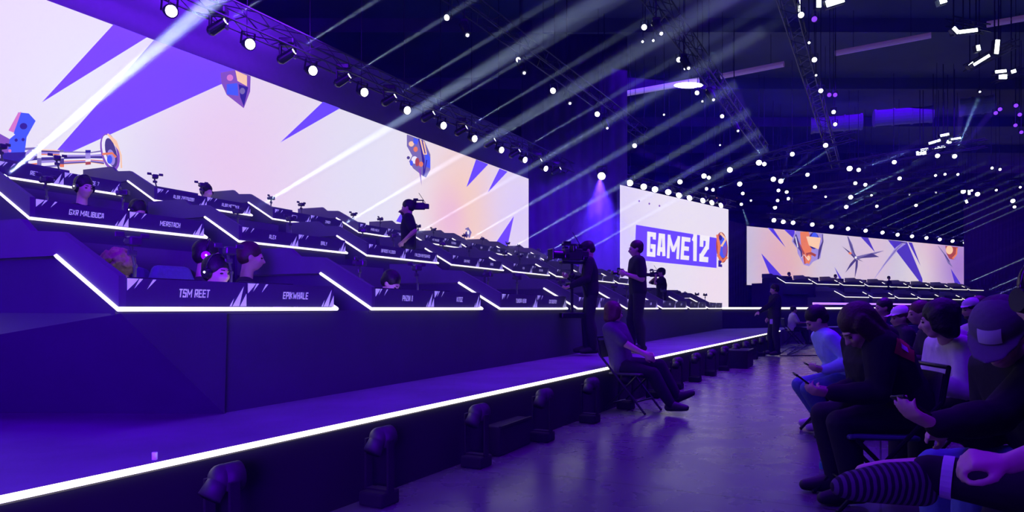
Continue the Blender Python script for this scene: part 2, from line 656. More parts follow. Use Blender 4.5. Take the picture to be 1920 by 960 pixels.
s0 = Screen('main_screen', 'huge lit screen with white and violet shards behind the stepped desks', SL(5), SL(26.4), 3.0, 6.13, None)
s0.root.children[0].data.materials.clear()
s0.root.children[0].data.materials.append(screen_material('main_picture', (236, 228, 248), [
    (s0.pt(30, 120), 3.4, (240, 222, 250), .9), (s0.pt(200, 200), 3.0, (240, 238, 248), .9), (s0.pt(330, 330), 1.6, (222, 222, 250), .8),
    (s0.pt(440, 300), 3.2, (240, 205, 242), .9), (s0.pt(560, 270), 3.5, (238, 212, 244), .8), (s0.pt(690, 310), 4, (232, 228, 250), .9),
    (s0.pt(790, 330), 3, (238, 232, 250), .8), (s0.pt(880, 400), 4.5, (250, 205, 200), .95), (s0.pt(875, 390), 2.4, (250, 212, 195), .8),
    (s0.pt(845, 410), 1.6, (238, 180, 232), .6), (s0.pt(975, 400), 4.2, (226, 208, 248), .95)], .95))
for pts in ([(212, 46), (78, 192), (275, 70)],
            [(288, 75), (90, 300), (138, 283), (416, 157), (440, 131)],
            [(605, 191), (525, 267), (637, 203)],
            [(892, 299), (874, 351), (915, 308)],
            [(936, 316), (914, 361), (951, 322)],
            [(963, 405), (922, 466), (940, 480), (948, 476)],
            [(760, 385), (742, 415), (752, 418)]):
    s0.poly(pts, 'graphic_ink', name='shard_graphic')


def stripes(x0, x1, t0, t1, b0, b1, cols):
    """chrome look: coloured bands between a top edge t0..t1 and a bottom edge b0..b1"""
    out, n, y = [], sum(w_ for _, w_ in cols), 0
    for m, w_ in cols:
        a, b = y / n, (y + w_) / n
        out.append(([(x0, t0 + (b0 - t0) * a), (x1, t1 + (b1 - t1) * a), (x1, t1 + (b1 - t1) * b), (x0, t0 + (b0 - t0) * b)], m))
        y += w_
    return out


CHROME = [('px_grey', 1), ('px_white', 1.6), ('px_lilac', 1.4), ('px_slate', 1), ('px_navy', .7), ('px_white', 1.3), ('px_orange', .6), ('px_lilac', 1), ('px_slate', .8), ('px_peach', .6)]
# chrome horn at the left edge of the picture
s0.picture('chrome_horn_graphic', [
    *stripes(-40, 72, 282, 276, 332, 318, CHROME), *stripes(70, 112, 280, 282, 316, 312, CHROME[::-1]), *stripes(110, 158, 284, 285, 310, 307, CHROME),
    *stripes(66, 74, 274, 274, 320, 320, [('px_slate', 1), ('px_white', 2), ('px_grey', 2), ('px_navy', 1)]),
    *stripes(108, 116, 281, 281, 314, 314, [('px_grey', 1), ('px_white', 2), ('px_slate', 2), ('px_orange', 1)]),
    *stripes(156, 166, 282, 282, 310, 309, [('px_navy', 1), ('px_lilac', 2), ('px_white', 1), ('px_rust', 1)]), *stripes(165, 190, 286, 282, 306, 310, CHROME),
    (ell(201, 286, 17, 36, -14), 'px_mauve'), (ell(200, 284, 13, 31, -14), 'px_white'), (ell(203, 287, 10, 28, -14), 'px_slate'),
    (ell(203, 296, 7, 15, -10), 'px_lilac'), (band([(186, 290), (205, 288), (212, 296)], 4), 'px_orange'), (ell(200, 300, 5, 8), 'px_blue'),
    (band([(196, 252), (212, 266), (221, 292), (222, 316)], 3), 'px_peach'),
    ([(28, 212), (48, 214), (61, 228), (42, 262), (20, 252)], 'px_blue'), ([(34, 211), (20, 250), (10, 246), (28, 213)], 'px_pink'),
    ([(24, 252), (44, 258), (40, 290), (8, 288), (12, 262)], 'px_blue'), ([(-10, 250), (12, 262), (8, 292), (-10, 292)], 'px_mauve'),
    (ell(38, 238, 7, 6), 'px_navy'), (ell(24, 264, 3, 3), 'px_navy'), (ell(37, 263, 3, 3), 'px_navy'), (ell(12, 284, 3, 3), 'px_pink'),
    ([(-5, 288), (50, 286), (45, 312), (-5, 312)], 'px_navy'), (ell(50, 292, 9, 10), 'px_lilac'), (ell(52, 292, 4, 5), 'px_white')])
s0.picture('falling_chunk_graphic', [
    ([(412, 136), (440, 131), (469, 143), (468, 172), (456, 203), (450, 184), (424, 178), (414, 156)], 'px_mauve'),
    ([(424, 158), (444, 156), (446, 180), (424, 177)], 'px_blue'), ([(440, 132), (462, 142), (462, 162), (444, 152)], 'px_peach'),
    (ell(430, 146, 6, 6), 'px_pink'), ([(446, 158), (464, 164), (456, 200), (449, 182)], 'px_navy'), (ell(453, 171, 5, 6), 'px_grey')])
s0.picture('winged_ornament_graphic', [
    ([(762, 252), (778, 258), (795, 264), (806, 290), (806, 318), (798, 333), (792, 330), (788, 314), (774, 316), (766, 303), (772, 292), (762, 274)], 'px_grey'),
    ([(796, 278), (806, 296), (806, 316), (796, 312)], 'px_blue'), ([(783, 260), (795, 266), (800, 290), (793, 290)], 'px_peach'),
    (band([(784, 260), (794, 300), (793, 330)], 2.5), 'px_navy'), (band([(790, 262), (796, 288)], 2), 'px_navy'), (band([(799, 300), (794, 328)], 2), 'px_navy'),
    (ell(770, 270, 5, 5), 'px_peach'), (ell(778, 280, 4, 5), 'px_orange'), (ell(776, 300, 6, 7), 'px_white'), (ell(781, 304, 4, 8), 'px_rust'),
    (ell(770, 306, 3, 5), 'px_blue'), (ell(788, 308, 4, 5), 'px_orange'), ([(783, 316), (787, 316), (789, 348)], 'px_mauve'),
    (ell(764, 296, 3, 3), 'px_slate'), ([(774, 258), (783, 262), (780, 272), (773, 268)], 'px_blue')])
s0.picture('curled_ornament_graphic', [
    (band([(872, 430), (876, 428), (881, 436), (879, 446)], [3, 5, 5, 2]), 'px_grey'), (ell(874, 440, 3, 6), 'px_slate'), (ell(877, 436, 2, 4), 'px_white')])

s1 = Screen('centre_screen', 'tall lit screen showing the violet game number banner', (4.33, 27.7), (10.8, 34.6), 1.2, 6.13, None)
s1.root.children[0].data.materials.clear()
s1.root.children[0].data.materials.append(screen_material('centre_picture', (238, 228, 250), [
    (s1.pt(1175, 400), 5, (224, 212, 250), .9), (s1.pt(1260, 380), 5, (240, 230, 248), .8), (s1.pt(1340, 540), 4, (246, 226, 246), .9)], .95))
s1.poly([(1192, 421.5), (1344, 446.5), (1343, 502.5), (1189, 487)], 'graphic_ink', name='banner_graphic')
emi('px_paper', (242, 234, 250))


def quad_map(scr, q, lift):
    (ax, ay), (bx, by), (cx, cy), (dx, dy) = q       # bottom left, bottom right, top right, top left

    def fn(u, v):
        x = (ax * (1 - u) + bx * u) * (1 - v) + (dx * (1 - u) + cx * u) * v
        y = (ay * (1 - u) + by * u) * (1 - v) + (dy * (1 - u) + cy * u) * v
        return scr.pt(x, y, lift) - scr.root.location
    return fn


text_obj('game_lettering', 'GAME', quad_map(s1, [(1212, 480.5), (1291, 488), (1294, 446), (1213, 434)], .02), 'px_paper', s1.root, .19)
text_obj('number_lettering', '12', quad_map(s1, [(1296, 489), (1327, 492), (1330, 443), (1296, 438)], .02), 'px_paper', s1.root, .2)
s1.picture('flame_mask_graphic', [
    (ell(1353, 464, 11, 29, -4), 'px_rust'), (ell(1354, 462, 8, 22, -4), 'px_blue'), (band([(1344, 440), (1348, 462), (1346, 482)], [4, 6, 3]), 'px_orange'),
    (band([(1350, 437), (1360, 448), (1352, 462)], 4), 'px_peach'), (band([(1345, 478), (1354, 490), (1363, 482)], 5), 'px_orange'),
    (ell(1358, 470, 4, 10), 'px_mauve'), (ell(1350, 446, 3, 5), 'px_navy'),
    ([(1346, 488), (1352, 489), (1352, 492), (1348, 492), (1348, 495), (1353, 496), (1353, 501), (1346, 500)], 'px_navy')])
for x, y in ((1198, 377), (1217, 382), (1236, 386)):
    s1.poly(ell(x, y, 1.6, 2, 0, 8), 'px_mauve', name='dot_graphic')

s2 = Screen('far_screen', 'wide far lit screen with pastel flame mask and violet shards', (14.1, 41.6), (36.3, 55.7), 2.6, 6.13, None)
s2.root.children[0].data.materials.clear()
s2.root.children[0].data.materials.append(screen_material('far_picture', (226, 204, 240), [
    (s2.pt(1410, 480), 4, (205, 205, 245), .9), (s2.pt(1475, 460), 5, (245, 195, 205), .9), (s2.pt(1495, 470), 3.2, (250, 205, 170), .8),
    (s2.pt(1465, 505), 4, (240, 180, 215), .7), (s2.pt(1560, 480), 5, (228, 212, 244), .9), (s2.pt(1680, 505), 4, (205, 205, 245), .8),
    (s2.pt(1640, 480), 5, (236, 205, 240), .8), (s2.pt(1740, 470), 4, (244, 190, 225), .8), (s2.pt(1720, 520), 5, (240, 225, 245), .8),
    (s2.pt(1800, 500), 6, (178, 130, 230), .95)], .85))
zz = lambda x, y: (1390 + x / 4.465, 410 + y / 4.465)
for pts in ([(218, 74), (370, 242), (266, 84)], [(355, 90), (445, 175), (445, 97)], [(165, 290), (250, 500), (370, 515)],
            [(998, 153), (1118, 282), (1060, 160)], [(778, 403), (825, 520), (850, 520)], [(1225, 178), (1515, 560), (1515, 505), (1385, 195)],
            [(1395, 196), (1500, 397), (1428, 202)], [(1752, 418), (1790, 560), (1845, 560)], [(1285, 255), (1240, 200), (1260, 200)]):
    s2.poly([zz(*p) for p in pts], 'graphic_ink_far', name='shard_graphic')
Z = lambda l: [zz(*p) for p in l]
s2.picture('flame_mask_graphic', [
    (Z([(455, 102), (685, 125), (680, 200), (655, 250), (660, 330), (600, 360), (565, 398), (520, 385), (515, 330), (470, 290), (465, 250), (420, 190), (440, 130)]), 'px_lilac'),
    (Z([(490, 110), (560, 110), (600, 200), (560, 240), (590, 300), (560, 370), (525, 380), (530, 320), (500, 250)]), 'px_orange'),
    (Z(ell(605, 185, 45, 70)), 'px_navy'), (Z(ell(610, 175, 30, 60)), 'px_blue'), (Z(band([(545, 150), (570, 220), (640, 250), (660, 160)], [10, 16, 16, 8])), 'px_peach'),
    (Z(band([(455, 130), (440, 190), (500, 270), (505, 330)], [6, 16, 18, 8])), 'px_slate'), (Z(band([(480, 200), (520, 290), (530, 380)], [6, 14, 8])), 'px_rust'),
    (Z(band([(540, 300), (580, 290), (620, 310)], 22)), 'px_rust'), (Z(band([(560, 300), (575, 330), (560, 380)], [16, 20, 8])), 'px_orange'),
    (Z(band([(675, 130), (680, 190), (650, 260), (640, 340)], [6, 10, 14, 10])), 'px_slate'), (Z(ell(560, 330, 14, 20)), 'px_peach'),
    (Z(band([(450, 150), (470, 240)], 8)), 'px_white'), (Z(band([(500, 330), (520, 300), (560, 350)], 5)), 'px_white')])
s2.picture('star_ornament_graphic', [
    (Z(band([(888, 148), (915, 220), (935, 290), (965, 340)], [8, 26, 24, 20])), 'px_grey'), (Z(band([(890, 150), (920, 240), (960, 330)], [3, 9, 6])), 'px_slate'),
    (Z(band([(960, 330), (1060, 305), (1190, 268)], [26, 24, 2])), 'px_grey'), (Z(band([(980, 335), (1090, 295), (1150, 320)], [5, 10, 1])), 'px_slate'),
    (Z(band([(845, 235), (900, 280), (950, 330)], [1, 12, 14])), 'px_slate'), (Z(band([(955, 340), (915, 380), (870, 450)], [20, 14, 1])), 'px_slate'),
    (Z(band([(965, 345), (962, 400), (947, 495)], [18, 18, 1])), 'px_slate'), (Z(band([(965, 335), (1015, 360)], [10, 1])), 'px_slate'),
    (Z(ell(908, 290, 14, 9)), 'px_orange'), (Z(ell(955, 325, 10, 10)), 'px_white')])
s2.picture('spear_graphic', [
    (Z(band([(1375, 195), (1300, 250), (1195, 385), (1110, 505)], [26, 26, 12, 2])), 'px_lilac'), (Z(band([(1350, 200), (1290, 265), (1185, 395)], [6, 8, 3])), 'px_grey'),
    (Z(band([(1330, 195), (1380, 205)], 8)), 'px_slate')])
s2.picture('ring_ornament_graphic', [
    (Z([(1705, 228), (1815, 240), (1812, 300), (1780, 345), (1740, 335), (1715, 290)]), 'px_rust'), (Z(ell(1740, 262, 30, 36)), 'px_peach'),
    (Z(band([(1805, 245), (1800, 300), (1765, 335)], [14, 18, 14])), 'px_orange'), (Z(band([(1812, 245), (1808, 300), (1775, 342)], 6)), 'px_lilac'),
    (Z(band([(1645, 228), (1700, 300), (1735, 370), (1765, 405)], [4, 10, 18, 2])), 'px_grey'), (Z(band([(1700, 300), (1740, 360)], 8)), 'px_slate')])

# header fascia above the main screen, drapes beside and behind the screens
bm = bmesh.new()
a, b = SL(4, .12), SL(26.6, .12)
slab(bm, [(a[0], a[1], 6.14), (b[0], b[1], 6.14), (b[0], b[1], 7.6), (a[0], a[1], 7.6)], (-.25, .13, 0))
structure('screen_header', bm, 'header_paint')


def drape(p, q, z0, z1, label, wave=.05, per=.5):
    p, q = V((*p, 0)), V((*q, 0))
    n = max(4, int((q - p).length / per * 6))
    d = (q - p)
    nn = V((-d.y, d.x, 0)).normalized()
    bm = bmesh.new()
    rows = []
    for z in (z0, z1):
        rows.append([bm.verts.new(p + d * i / n + nn * wave * math.sin(i * math.pi / 3) + V((0, 0, z))) for i in range(n + 1)])
    for i in range(n):
        bm.faces.new((rows[0][i], rows[0][i + 1], rows[1][i + 1], rows[1][i]))
    o = link('stage_drape', bm, 'drape_cloth', smooth=True)
    so = o.modifiers.new('thick', 'SOLIDIFY')
    so.thickness = .02
    return tag(o, label, 'curtain', 'black stage drapes')


drape((.35, 26.9), (4.75, 28.5), .5, 12.4, 'black pleated drape filling the gap between main screen and centre screen')
drape((9.5, 37.5), (15.6, 45.6), 0, 6.6, 'black pleated drape between the centre screen and far screen')
drape((36.6, 56.2), (52, 64), 0, 12.4, 'black pleated drape to the right of the far screen')

# ------------------------------------------------------------------ player desks
PH = .175                                         # height of a name panel


def strip_bm(pts, wd=.022):
    """square light bar through points"""
    bm = bmesh.new()
    for a, b in zip(pts[:-1], pts[1:]):
        tube(bm, a, b, wd * .62, seg=4)
    return bm


def desk_pod(loc, rz, L, names, label, group, led='led_white', gapside=1.0, detail=True):
    root = empty('player_desk', loc, rz)
    tag(root, label, 'desk', group)
    ds = .65 if loc[2] > 1.3 else .04             # fascia drop
    bm = bmesh.new()
    box(bm, (.0, .03, -ds), (L, .07, .0))
    link('fascia', bm, 'riser_paint', root)
    bm = bmesh.new()                              # raised wing wall at the near side
    slab(bm, [(0, .0, 0), (0, .0, PH + .01), (0, .53, .46), (0, .83, .48), (0, .94, .56), (0, 1.6, .57), (0, 1.6, .32), (0, .57, .317)], (.045, 0, 0))
    link('wing_wall', bm, 'wing_paint', root)
    bm = bmesh.new()
    slab(bm, [(.02, .04, -ds), (.02, .04, -.01), (.02, .57, .30), (.02, 1.6, .31), (.02, 1.6, -ds)], (.03, 0, 0))
    link('wing_base', bm, 'riser_paint', root)
    bm = bmesh.new()
    box(bm, (.05, .03, .035), (L - .02, .78, .07), .008)
    link('desk_top', bm, 'black_paint', root)
    bm = bmesh.new()
    box(bm, (.05, 1.5, .0), (L + .2, 1.55, .50))
    link('back_partition', bm, 'wing_paint', root)
    link('led_strip', strip_bm([(-.005, .57, .317), (-.005, 0, -.005), (L, -.012, -.005), (L, .10, .055)]), led, root)
    w = L / 2
    for i in (0, 1):
        x0 = .045 if i == 0 else w + .004
        x1 = w - .004 if i == 0 else L - .035
        bm = bmesh.new()
        box(bm, (x0, -.0, .012), (x1, .025, PH))
        p = link('name_panel', bm, 'panel_print', root)
        if not detail:
            continue
        for base, sets in ((x1, ([(-.146, .012), (-.108, .066), (-.128, .012)], [(-.122, .012), (-.024, .148), (-.064, .012)], [(-.058, .012), (-.001, .1), (-.001, .012)])),
                           (x0 + .004, ([(0, .17), (.072, .17), (.05, .146), (0, .10)], [(.078, .17), (.10, .17), (.045, .112)], [(.165, .168), (.187, .168), (.125, .108)]))):
            bm = bmesh.new()
            for q in sets:
                bm.faces.new([bm.verts.new((base + a, -.004, .002 + b)) for a, b in q])
            link('shard_mark', bm, 'print_white_glow', p)
        s = names[i]
        if s:
            asp = text_mesh(s)[2]
            hh = .052
            ww = min(asp * hh * .95, (x1 - x0) * .62)
            xc = (x0 + x1) / 2 + .02
            text_obj('name_lettering', s, lambda u, v: (xc - ww / 2 + u * ww + (v - .5) * hh * .14, -.004, .068 + v * hh), 'print_white_glow', p)
    return root


RZ = math.atan2(RD.y, RD.x)
ST = {1: [3.93, 6.03, 8.27, 10.67, 13.05, 15.62, 18.4, 20.9, 23.6],
      2: [6.12, 8.23, 10.43, 12.67, 15.0, 17.27, 19.6, 22.0, 24.4],
      3: [8.0, 9.86, 11.9, 14.0, 16.2, 18.2, 20.55, 22.8, 25.0]}
NM = {1: [('TSM REET', 'EPIKWHALE'), ('PHZIN 皇', 'KITOZ'), ('TUNDRA VEND', 'GXD QUEASY'), ('', ''), ('', 'KLIRA'), ('A PRIME', 'VICO RY'), ('FLIK', 'MILA'), ('QUIN', 'TAYO')],
      2: [('GXR MALIBUCA', 'MERSTACH'), ('ALEX', 'BAILY'), ('BIFROST KLOUDX', 'FALCON REFSGAARD'), ('DAN PHAZ', 'RAPID'), ('KITA', 'DVS KRAK'), ('ROAM', ''), ('JUNO', ''), ('', '')],
      3: [('RET', 'CE 7'), ('ALBA ZAGOU2B1', 'ALBA MEREM II'), ('JOEFN', 'ZANDY'), ('PARD KING A', 'GUNDACFTW'), ('MIT TAIHOUSE', 'TEEFRESH'), ('ROEF', 'FLASH'), ('DARKWOLF', 'NEF'), ('ITSMO', '')]}
RWORD = {1: 'lowest', 2: 'middle', 3: 'top'}
PODS = {}
for r in (1, 2, 3):
    for k in range(8):
        ys, ye = ST[r][k], ST[r][k + 1] - .42
        x, y = RL(r, ys)
        L = (ye - ys) * 1.1097
        if NM[r][k] == ('PHZIN 皇', 'KITOZ'):
            NM[r][k] = ('PHZIN 皇', 'KITOZ')
        PODS[r, k] = desk_pod((x, y, ROW[r][1]), RZ, L, NM[r][k],
                              'double player desk with glowing base strip, %s from the left in the %s tier' % (ORD[k + 1], RWORD[r]),
                              'player desks in the %s tier' % RWORD[r])

# monitors and camera arms on the desks: made once, then copied


def make_monitor():
    r = empty('monitor', (0, 0, 0))
    bm = bmesh.new()
    box(bm, (-.27, -.012, .03), (.27, .012, .125), .004)
    link('display_back', bm, 'black_gloss', r)
    bm = bmesh.new()
    box(bm, (-.265, .0125, .035), (.265, .0145, .12))
    link('display_face', bm, 'monitor_lit', r)
    bm = bmesh.new()
    box(bm, (-.09, -.05, 0), (.09, .07, .01), .003)
    box(bm, (-.02, -.008, .01), (.02, .0, .05))
    link('stand', bm, 'black_metal', r)
    return r


def make_camera_arm():
    r = empty('desk_camera', (0, 0, 0))
    bm = bmesh.new()
    tube(bm, (0, 0, 0), (0, 0, .025), .05, .045, 12)
    link('base', bm, 'dark_plastic', r)
    bm = bmesh.new()
    tube(bm, (0, 0, .02), (.02, .03, .20), .011)
    tube(bm, (.02, .03, .20), (-.02, .0, .34), .010)
    ball(bm, (.02, .03, .20), .018, 1)
    link('arm', bm, 'dark_plastic', r)
    bm = bmesh.new()
    box(bm, (-.045, -.05, .33), (.035, .04, .39), .012)
    tube(bm, (-.005, .04, .36), (-.005, .075, .36), .024, .027, 12)
    h = link('camera_head', bm, 'dark_plastic', r)
    bm = bmesh.new()
    for a in range(3):
        t = a * 2.1 + .5
        c = V((-.005 + .09 * math.cos(t), .01, .36 + .075 * math.sin(t)))
        tube(bm, (-.005, .0, .36), c, .006, seg=6)
        box(bm, c - V((.03, .008, .018)), c + V((.03, .008, .018)), .006)
    link('light_panel', bm, 'dark_plastic', r)
    return r


mon0, arm0 = make_monitor(), make_camera_arm()
first = [True, True]
for (r, k), pod in list(PODS.items()):
    L = (ST[r][k + 1] - .42 - ST[r][k]) * 1.1097
    for i in (0, 1):
        side = ('left', 'right')[i]
        base = V((L * (.29 + .47 * i), .30, .07))
        for q, proto in ((0, mon0), (1, arm0)):
            o = proto if first[q] else copy_tree(proto)
            first[q] = False
            p = base + (V((0, 0, 0)) if q == 0 else V((-.16 if i == 0 else -.22, .10 + .05 * ((k + i) % 2), 0)))
            o.location = pod.location + RD * p.x + RN * p.y + V((0, 0, p.z))
            o.rotation_euler = (0, 0, RZ + (0 if q == 0 else random.uniform(-.6, .6)))
            seat = '%s seat, %s desk from left, %s tier' % (side, ORD[k + 1], RWORD[r])
            if q == 0:
                tag(o, 'slim black monitor, ' + seat, 'monitor', 'monitors on the player desks')
            else:
                tag(o, 'black camera arm, ' + seat, 'camera', 'camera arms on the player desks')

# far bank of desks in front of the far screen
far_rows = [('upper', at(1473, 530, 39.8), at(1801, 543, 51.6), [1473, 1532, 1581, 1628, 1670, 1710, 1751, 1787, 1819], 1844),
            ('lower', at(1584.5, 556.5, 36.3), at(1867, 563.5, 50.5), [1584.5, 1637, 1685, 1727, 1771, 1810, 1845], 1867)]
for nm, A, B, xs, xe in far_rows:
    d = (B - A)

    def on(px):
        rx = (px - 960) / F
        t = (rx * A.y - A.x) / (d.x - rx * d.y)
        return A + d * t
    dd = V((d.x, d.y, 0)).normalized()
    rz = math.atan2(dd.y, dd.x)
    P = [on(x) for x in xs] + [on(xe)]
    for k in range(len(xs)):
        L = (V((P[k + 1].x, P[k + 1].y, 0)) - V((P[k].x, P[k].y, 0))).length
        L = L * .84 if k < len(xs) - 1 else L
        desk_pod(P[k], rz, L, ('', ''), 'far player desk before the far screen, %s from left in its %s row' % (ORD[k + 1], nm),
                 'far player desks, %s row' % nm, 'led_far', detail=False)
    nb = V((-dd.y, dd.x, 0))
    a, b = P[0] - dd * 1.2, P[-1] + dd * 6
    bm = bmesh.new()
    z = A.z
    slab(bm, [(a.x + nb.x * .2, a.y + nb.y * .2, 0), (b.x + nb.x * .2, b.y + nb.y * .2, 0), (b.x + nb.x * .2, b.y + nb.y * .2, B.z - .03), (a.x + nb.x * .2, a.y + nb.y * .2, z - .03)], nb * 1.2)
    structure('riser_tier', bm, 'riser_paint')
pa, pb = at(1526, 569, 33), at(1722, 571, 40)
bm = bmesh.new()
slab(bm, [pa + V((0, 0, -.05)), pb + V((0, 0, -.05)), pb + V((0, 0, .05)), pa + V((0, 0, .05))], (-.04, .06, 0))
tag(link('tier_light', bm, 'led_violet'), 'violet light bar below the far player desks', 'light strip')
bm = bmesh.new()
slab(bm, [(pa.x - 2, pa.y - .9, 0), (pb.x + 8, pb.y + 3.4, 0), (pb.x + 8, pb.y + 3.4, 1.40), (pa.x - 2, pa.y - .9, 1.36)], (-.3, .6, 0))
structure('riser_tier', bm, 'riser_paint')

# ------------------------------------------------------------------ trusses


def truss(p, q, label, s=.3, step=.6):
    p, q = V(p), V(q)
    d = (q - p).normalized()
    side = d.cross(V((0, 0, 1))).normalized() * s / 2
    up = V((0, 0, s / 2))
    n = max(2, int((q - p).length / step))
    bm = bmesh.new()
    cs = [side + up, -side + up, -side - up, side - up]
    for c in cs:
        tube(bm, p + c, q + c, .024, seg=6)
    for i in range(n):
        a, b = p + (q - p) * i / n, p + (q - p) * (i + 1) / n
        for j in range(4):
            c0, c1 = cs[j], cs[(j + 1) % 4]
            if i % 2:
                c0, c1 = c1, c0
            tube(bm, a + c0, b + c1, .012, seg=4)
    return tag(link('lighting_truss', bm, 'truss_metal'), label, 'truss', 'ceiling trusses')


TX = lambda x0, Y, z: V((x0 + .5277 * Y, Y, z))
truss(TX(-12.2, 6, 6.75), TX(-12.2, 27.5, 6.75), 'black box truss above the main screen carrying round lamps', .36)
truss(TX(-10.5, 13, 9.0), TX(-10.5, 31, 9.0), 'black ceiling truss crossing above the stepped desks', .4)
truss(TX(-5.6, 13, 9.0), TX(-5.6, 34, 9.0), 'black ceiling truss above the stage edge', .4)
truss(TX(-2.4, 12, 9.4), TX(-2.4, 40, 9.4), 'black ceiling truss above the open floor', .4)
truss(at_z(1120, 322, 6.75), at_z(1375, 384, 6.75), 'black truss over the centre screen carrying a row of lamps', .3)
truss(at_z(1440, 404, 6.9), at_z(1850, 454, 6.9), 'black truss over the far screen carrying a row of lamps', .3)
truss(at_z(1262, 338, 8.5), at_z(1600, 255, 8.5), 'uppermost black truss of the lamp grid over the arena centre', .35)
truss(at_z(1310, 350, 8.5), at_z(1850, 268, 8.5), 'middle black truss of the lamp grid over the arena centre', .35)
truss(at_z(1380, 370, 8.5), at_z(1800, 318, 8.5), 'lowest black truss of the lamp grid over the arena centre', .35)
truss(at_z(1440, 382, 8.3), at_z(1915, 340, 8.3), 'farthest black truss with small lamps beyond the lamp grid', .35)

# ------------------------------------------------------------------ lamps


def make_par(name, r, L, lens):
    root = empty(name, (0, 0, 0), quat=Quaternion())
    bm = bmesh.new()
    tube(bm, (0, 0, -L), (0, 0, -.3 * L), r * .72, r * 1.08, 16)
    tube(bm, (0, 0, -.3 * L), (0, 0, .01), r * 1.08, r * 1.14, 16)
    link('housing', bm, 'black_metal', root)
    bm = bmesh.new()
    ball(bm, (0, 0, .005), (r, r, r * .22), 2)
    link('lens', bm, lens, root, True)
    bm = bmesh.new()
    for sx in (-1, 1):
        box(bm, (sx * r * 1.2 - .012, -.02, -L * .6), (sx * r * 1.2 + .012, r * 2.0, -L * .45))
    box(bm, (-r * 1.25, r * 1.95, -L * .6), (r * 1.25, r * 2.1, -L * .45))
    link('yoke', bm, 'black_metal', root)
    return root


PARS, PROTO_CH = {}, {}


def lamp(kind, P, aim, label, group, lens='lens_glow', r=.1, hang=True):
    key = (kind, lens, round(r, 3))
    if key not in PARS:
        o = PARS[key] = make_par('stage_lamp', r, r * 2.6, lens)
        PROTO_CH[key] = list(o.children)
    else:
        o = PARS[key].copy()
        COL.objects.link(o)
        for ch in PROTO_CH[key]:
            copy_tree(ch, o)
    o.location = P
    z = V(aim).normalized()
    up = V((0, 0, 1))
    x = up.cross(z)
    x = x.normalized() if x.length > 1e-4 else V((1, 0, 0))
    y = z.cross(x)
    o.rotation_mode = 'QUATERNION'
    o.rotation_quaternion = Matrix((x, y, z)).transposed().to_quaternion()
    if hang:
        if 'pole' not in PARS:
            bm = bmesh.new()
            tube(bm, (0, 0, 0), (0, 0, 1), .012, seg=6)
            pl = PARS['pole'] = link('hanger_pole', bm, 'black_metal')
        else:
            pl = PARS['pole'].copy()
            COL.objects.link(pl)
        pl.parent = o
        off_ = V((0, 0, r * 1.2)) - z * r * 1.4
        qi = o.rotation_quaternion.inverted()
        pl.matrix_local = Matrix.Translation(qi @ off_) @ qi.to_matrix().to_4x4() @ Matrix.Diagonal((1, 1, ZC - P.z - off_.z, 1))
    return tag(o, label, 'lamp', group)


HAZE = {}


def haze(dens):
    if dens not in HAZE:
        m = bpy.data.materials.new('stage_haze')
        m.use_nodes = True
        n = m.node_tree
        n.nodes.clear()
        o = n.nodes.new('ShaderNodeOutputMaterial')
        v = n.nodes.new('ShaderNodeVolumeScatter')
        v.inputs['Density'].default_value = dens
        n.links.new(v.outputs[0], o.inputs['Volume'])
        HAZE[dens] = m
    return HAZE[dens]


BEAM = 2.0


def beam(P, D, L, ang, power, col, label, r0=.05, dens=.1, blend=.5):
    """a lamp beam: a real spot light and the streak of stage haze that it lights"""
    P, D = V(P), V(D).normalized()
    l = bpy.data.lights.new('beam_spot', 'SPOT')
    l.energy = power * BEAM
    l.color = col
    l.spot_size = math.radians(ang)
    l.spot_blend = blend
    l.shadow_soft_size = .02
    o = bpy.data.objects.new('beam_spot', l)
    COL.objects.link(o)
    o.location = P
    o.rotation_euler = D.to_track_quat('-Z', 'Y').to_euler()
    bm = bmesh.new()
    q = D.to_track_quat('Z', 'Y').to_matrix().to_4x4()
    bmesh.ops.create_cone(bm, cap_ends=True, segments=14, radius1=r0, radius2=r0 + math.tan(math.radians(ang / 2)) * L, depth=L,
                          matrix=q @ Matrix.Translation((0, 0, L / 2)))
    h = link('beam_haze', bm, haze(dens))
    h.location = P + D * .06
    return tag(h, label, 'light beam', 'hazy light beams', 'stuff')


BLU = (.55, .72, 1.0)
TEAL = (.35, .65, 1.0)
D0 = V((.87, -.10, .49))

# round wash lamps and moving heads on the truss over the main screen
for k in range(-1, 10):
    Y = 11.97 + 1.5 * k
    lamp('par', TX(-12.2, Y, 6.33), (.62, -.7, -.32), 'round white wash lamp, %s from left under the main screen truss' % ORD[k + 2],
         'wash lamps over the main screen', r=.105)


def make_mover():
    root = empty('moving_head', (0, 0, 0))
    bm = bmesh.new()
    box(bm, (-.15, -.12, .22), (.15, .12, .34), .02)
    link('base', bm, 'black_metal', root)
    bm = bmesh.new()
    for sx in (-1, 1):
        box(bm, (sx * .15 - .02, -.05, -.06), (sx * .15 + .02, .05, .23), .01)
    box(bm, (-.17, -.05, .19), (.17, .05, .23))
    link('yoke', bm, 'black_metal', root)
    bm = bmesh.new()
    d = D0.normalized()
    tube(bm, -d * .17, d * .16, .10, .085, 16)
    ball(bm, -d * .15, .10, 2)
    hd = link('head', bm, 'black_gloss', root)
    bm = bmesh.new()
    q = d.to_track_quat('Z', 'Y').to_matrix().to_4x4()
    ball(bm, d * .165, (.06, .06, .012), 2, q)
    link('lens', bm, 'lens_glow', hd)
    return root


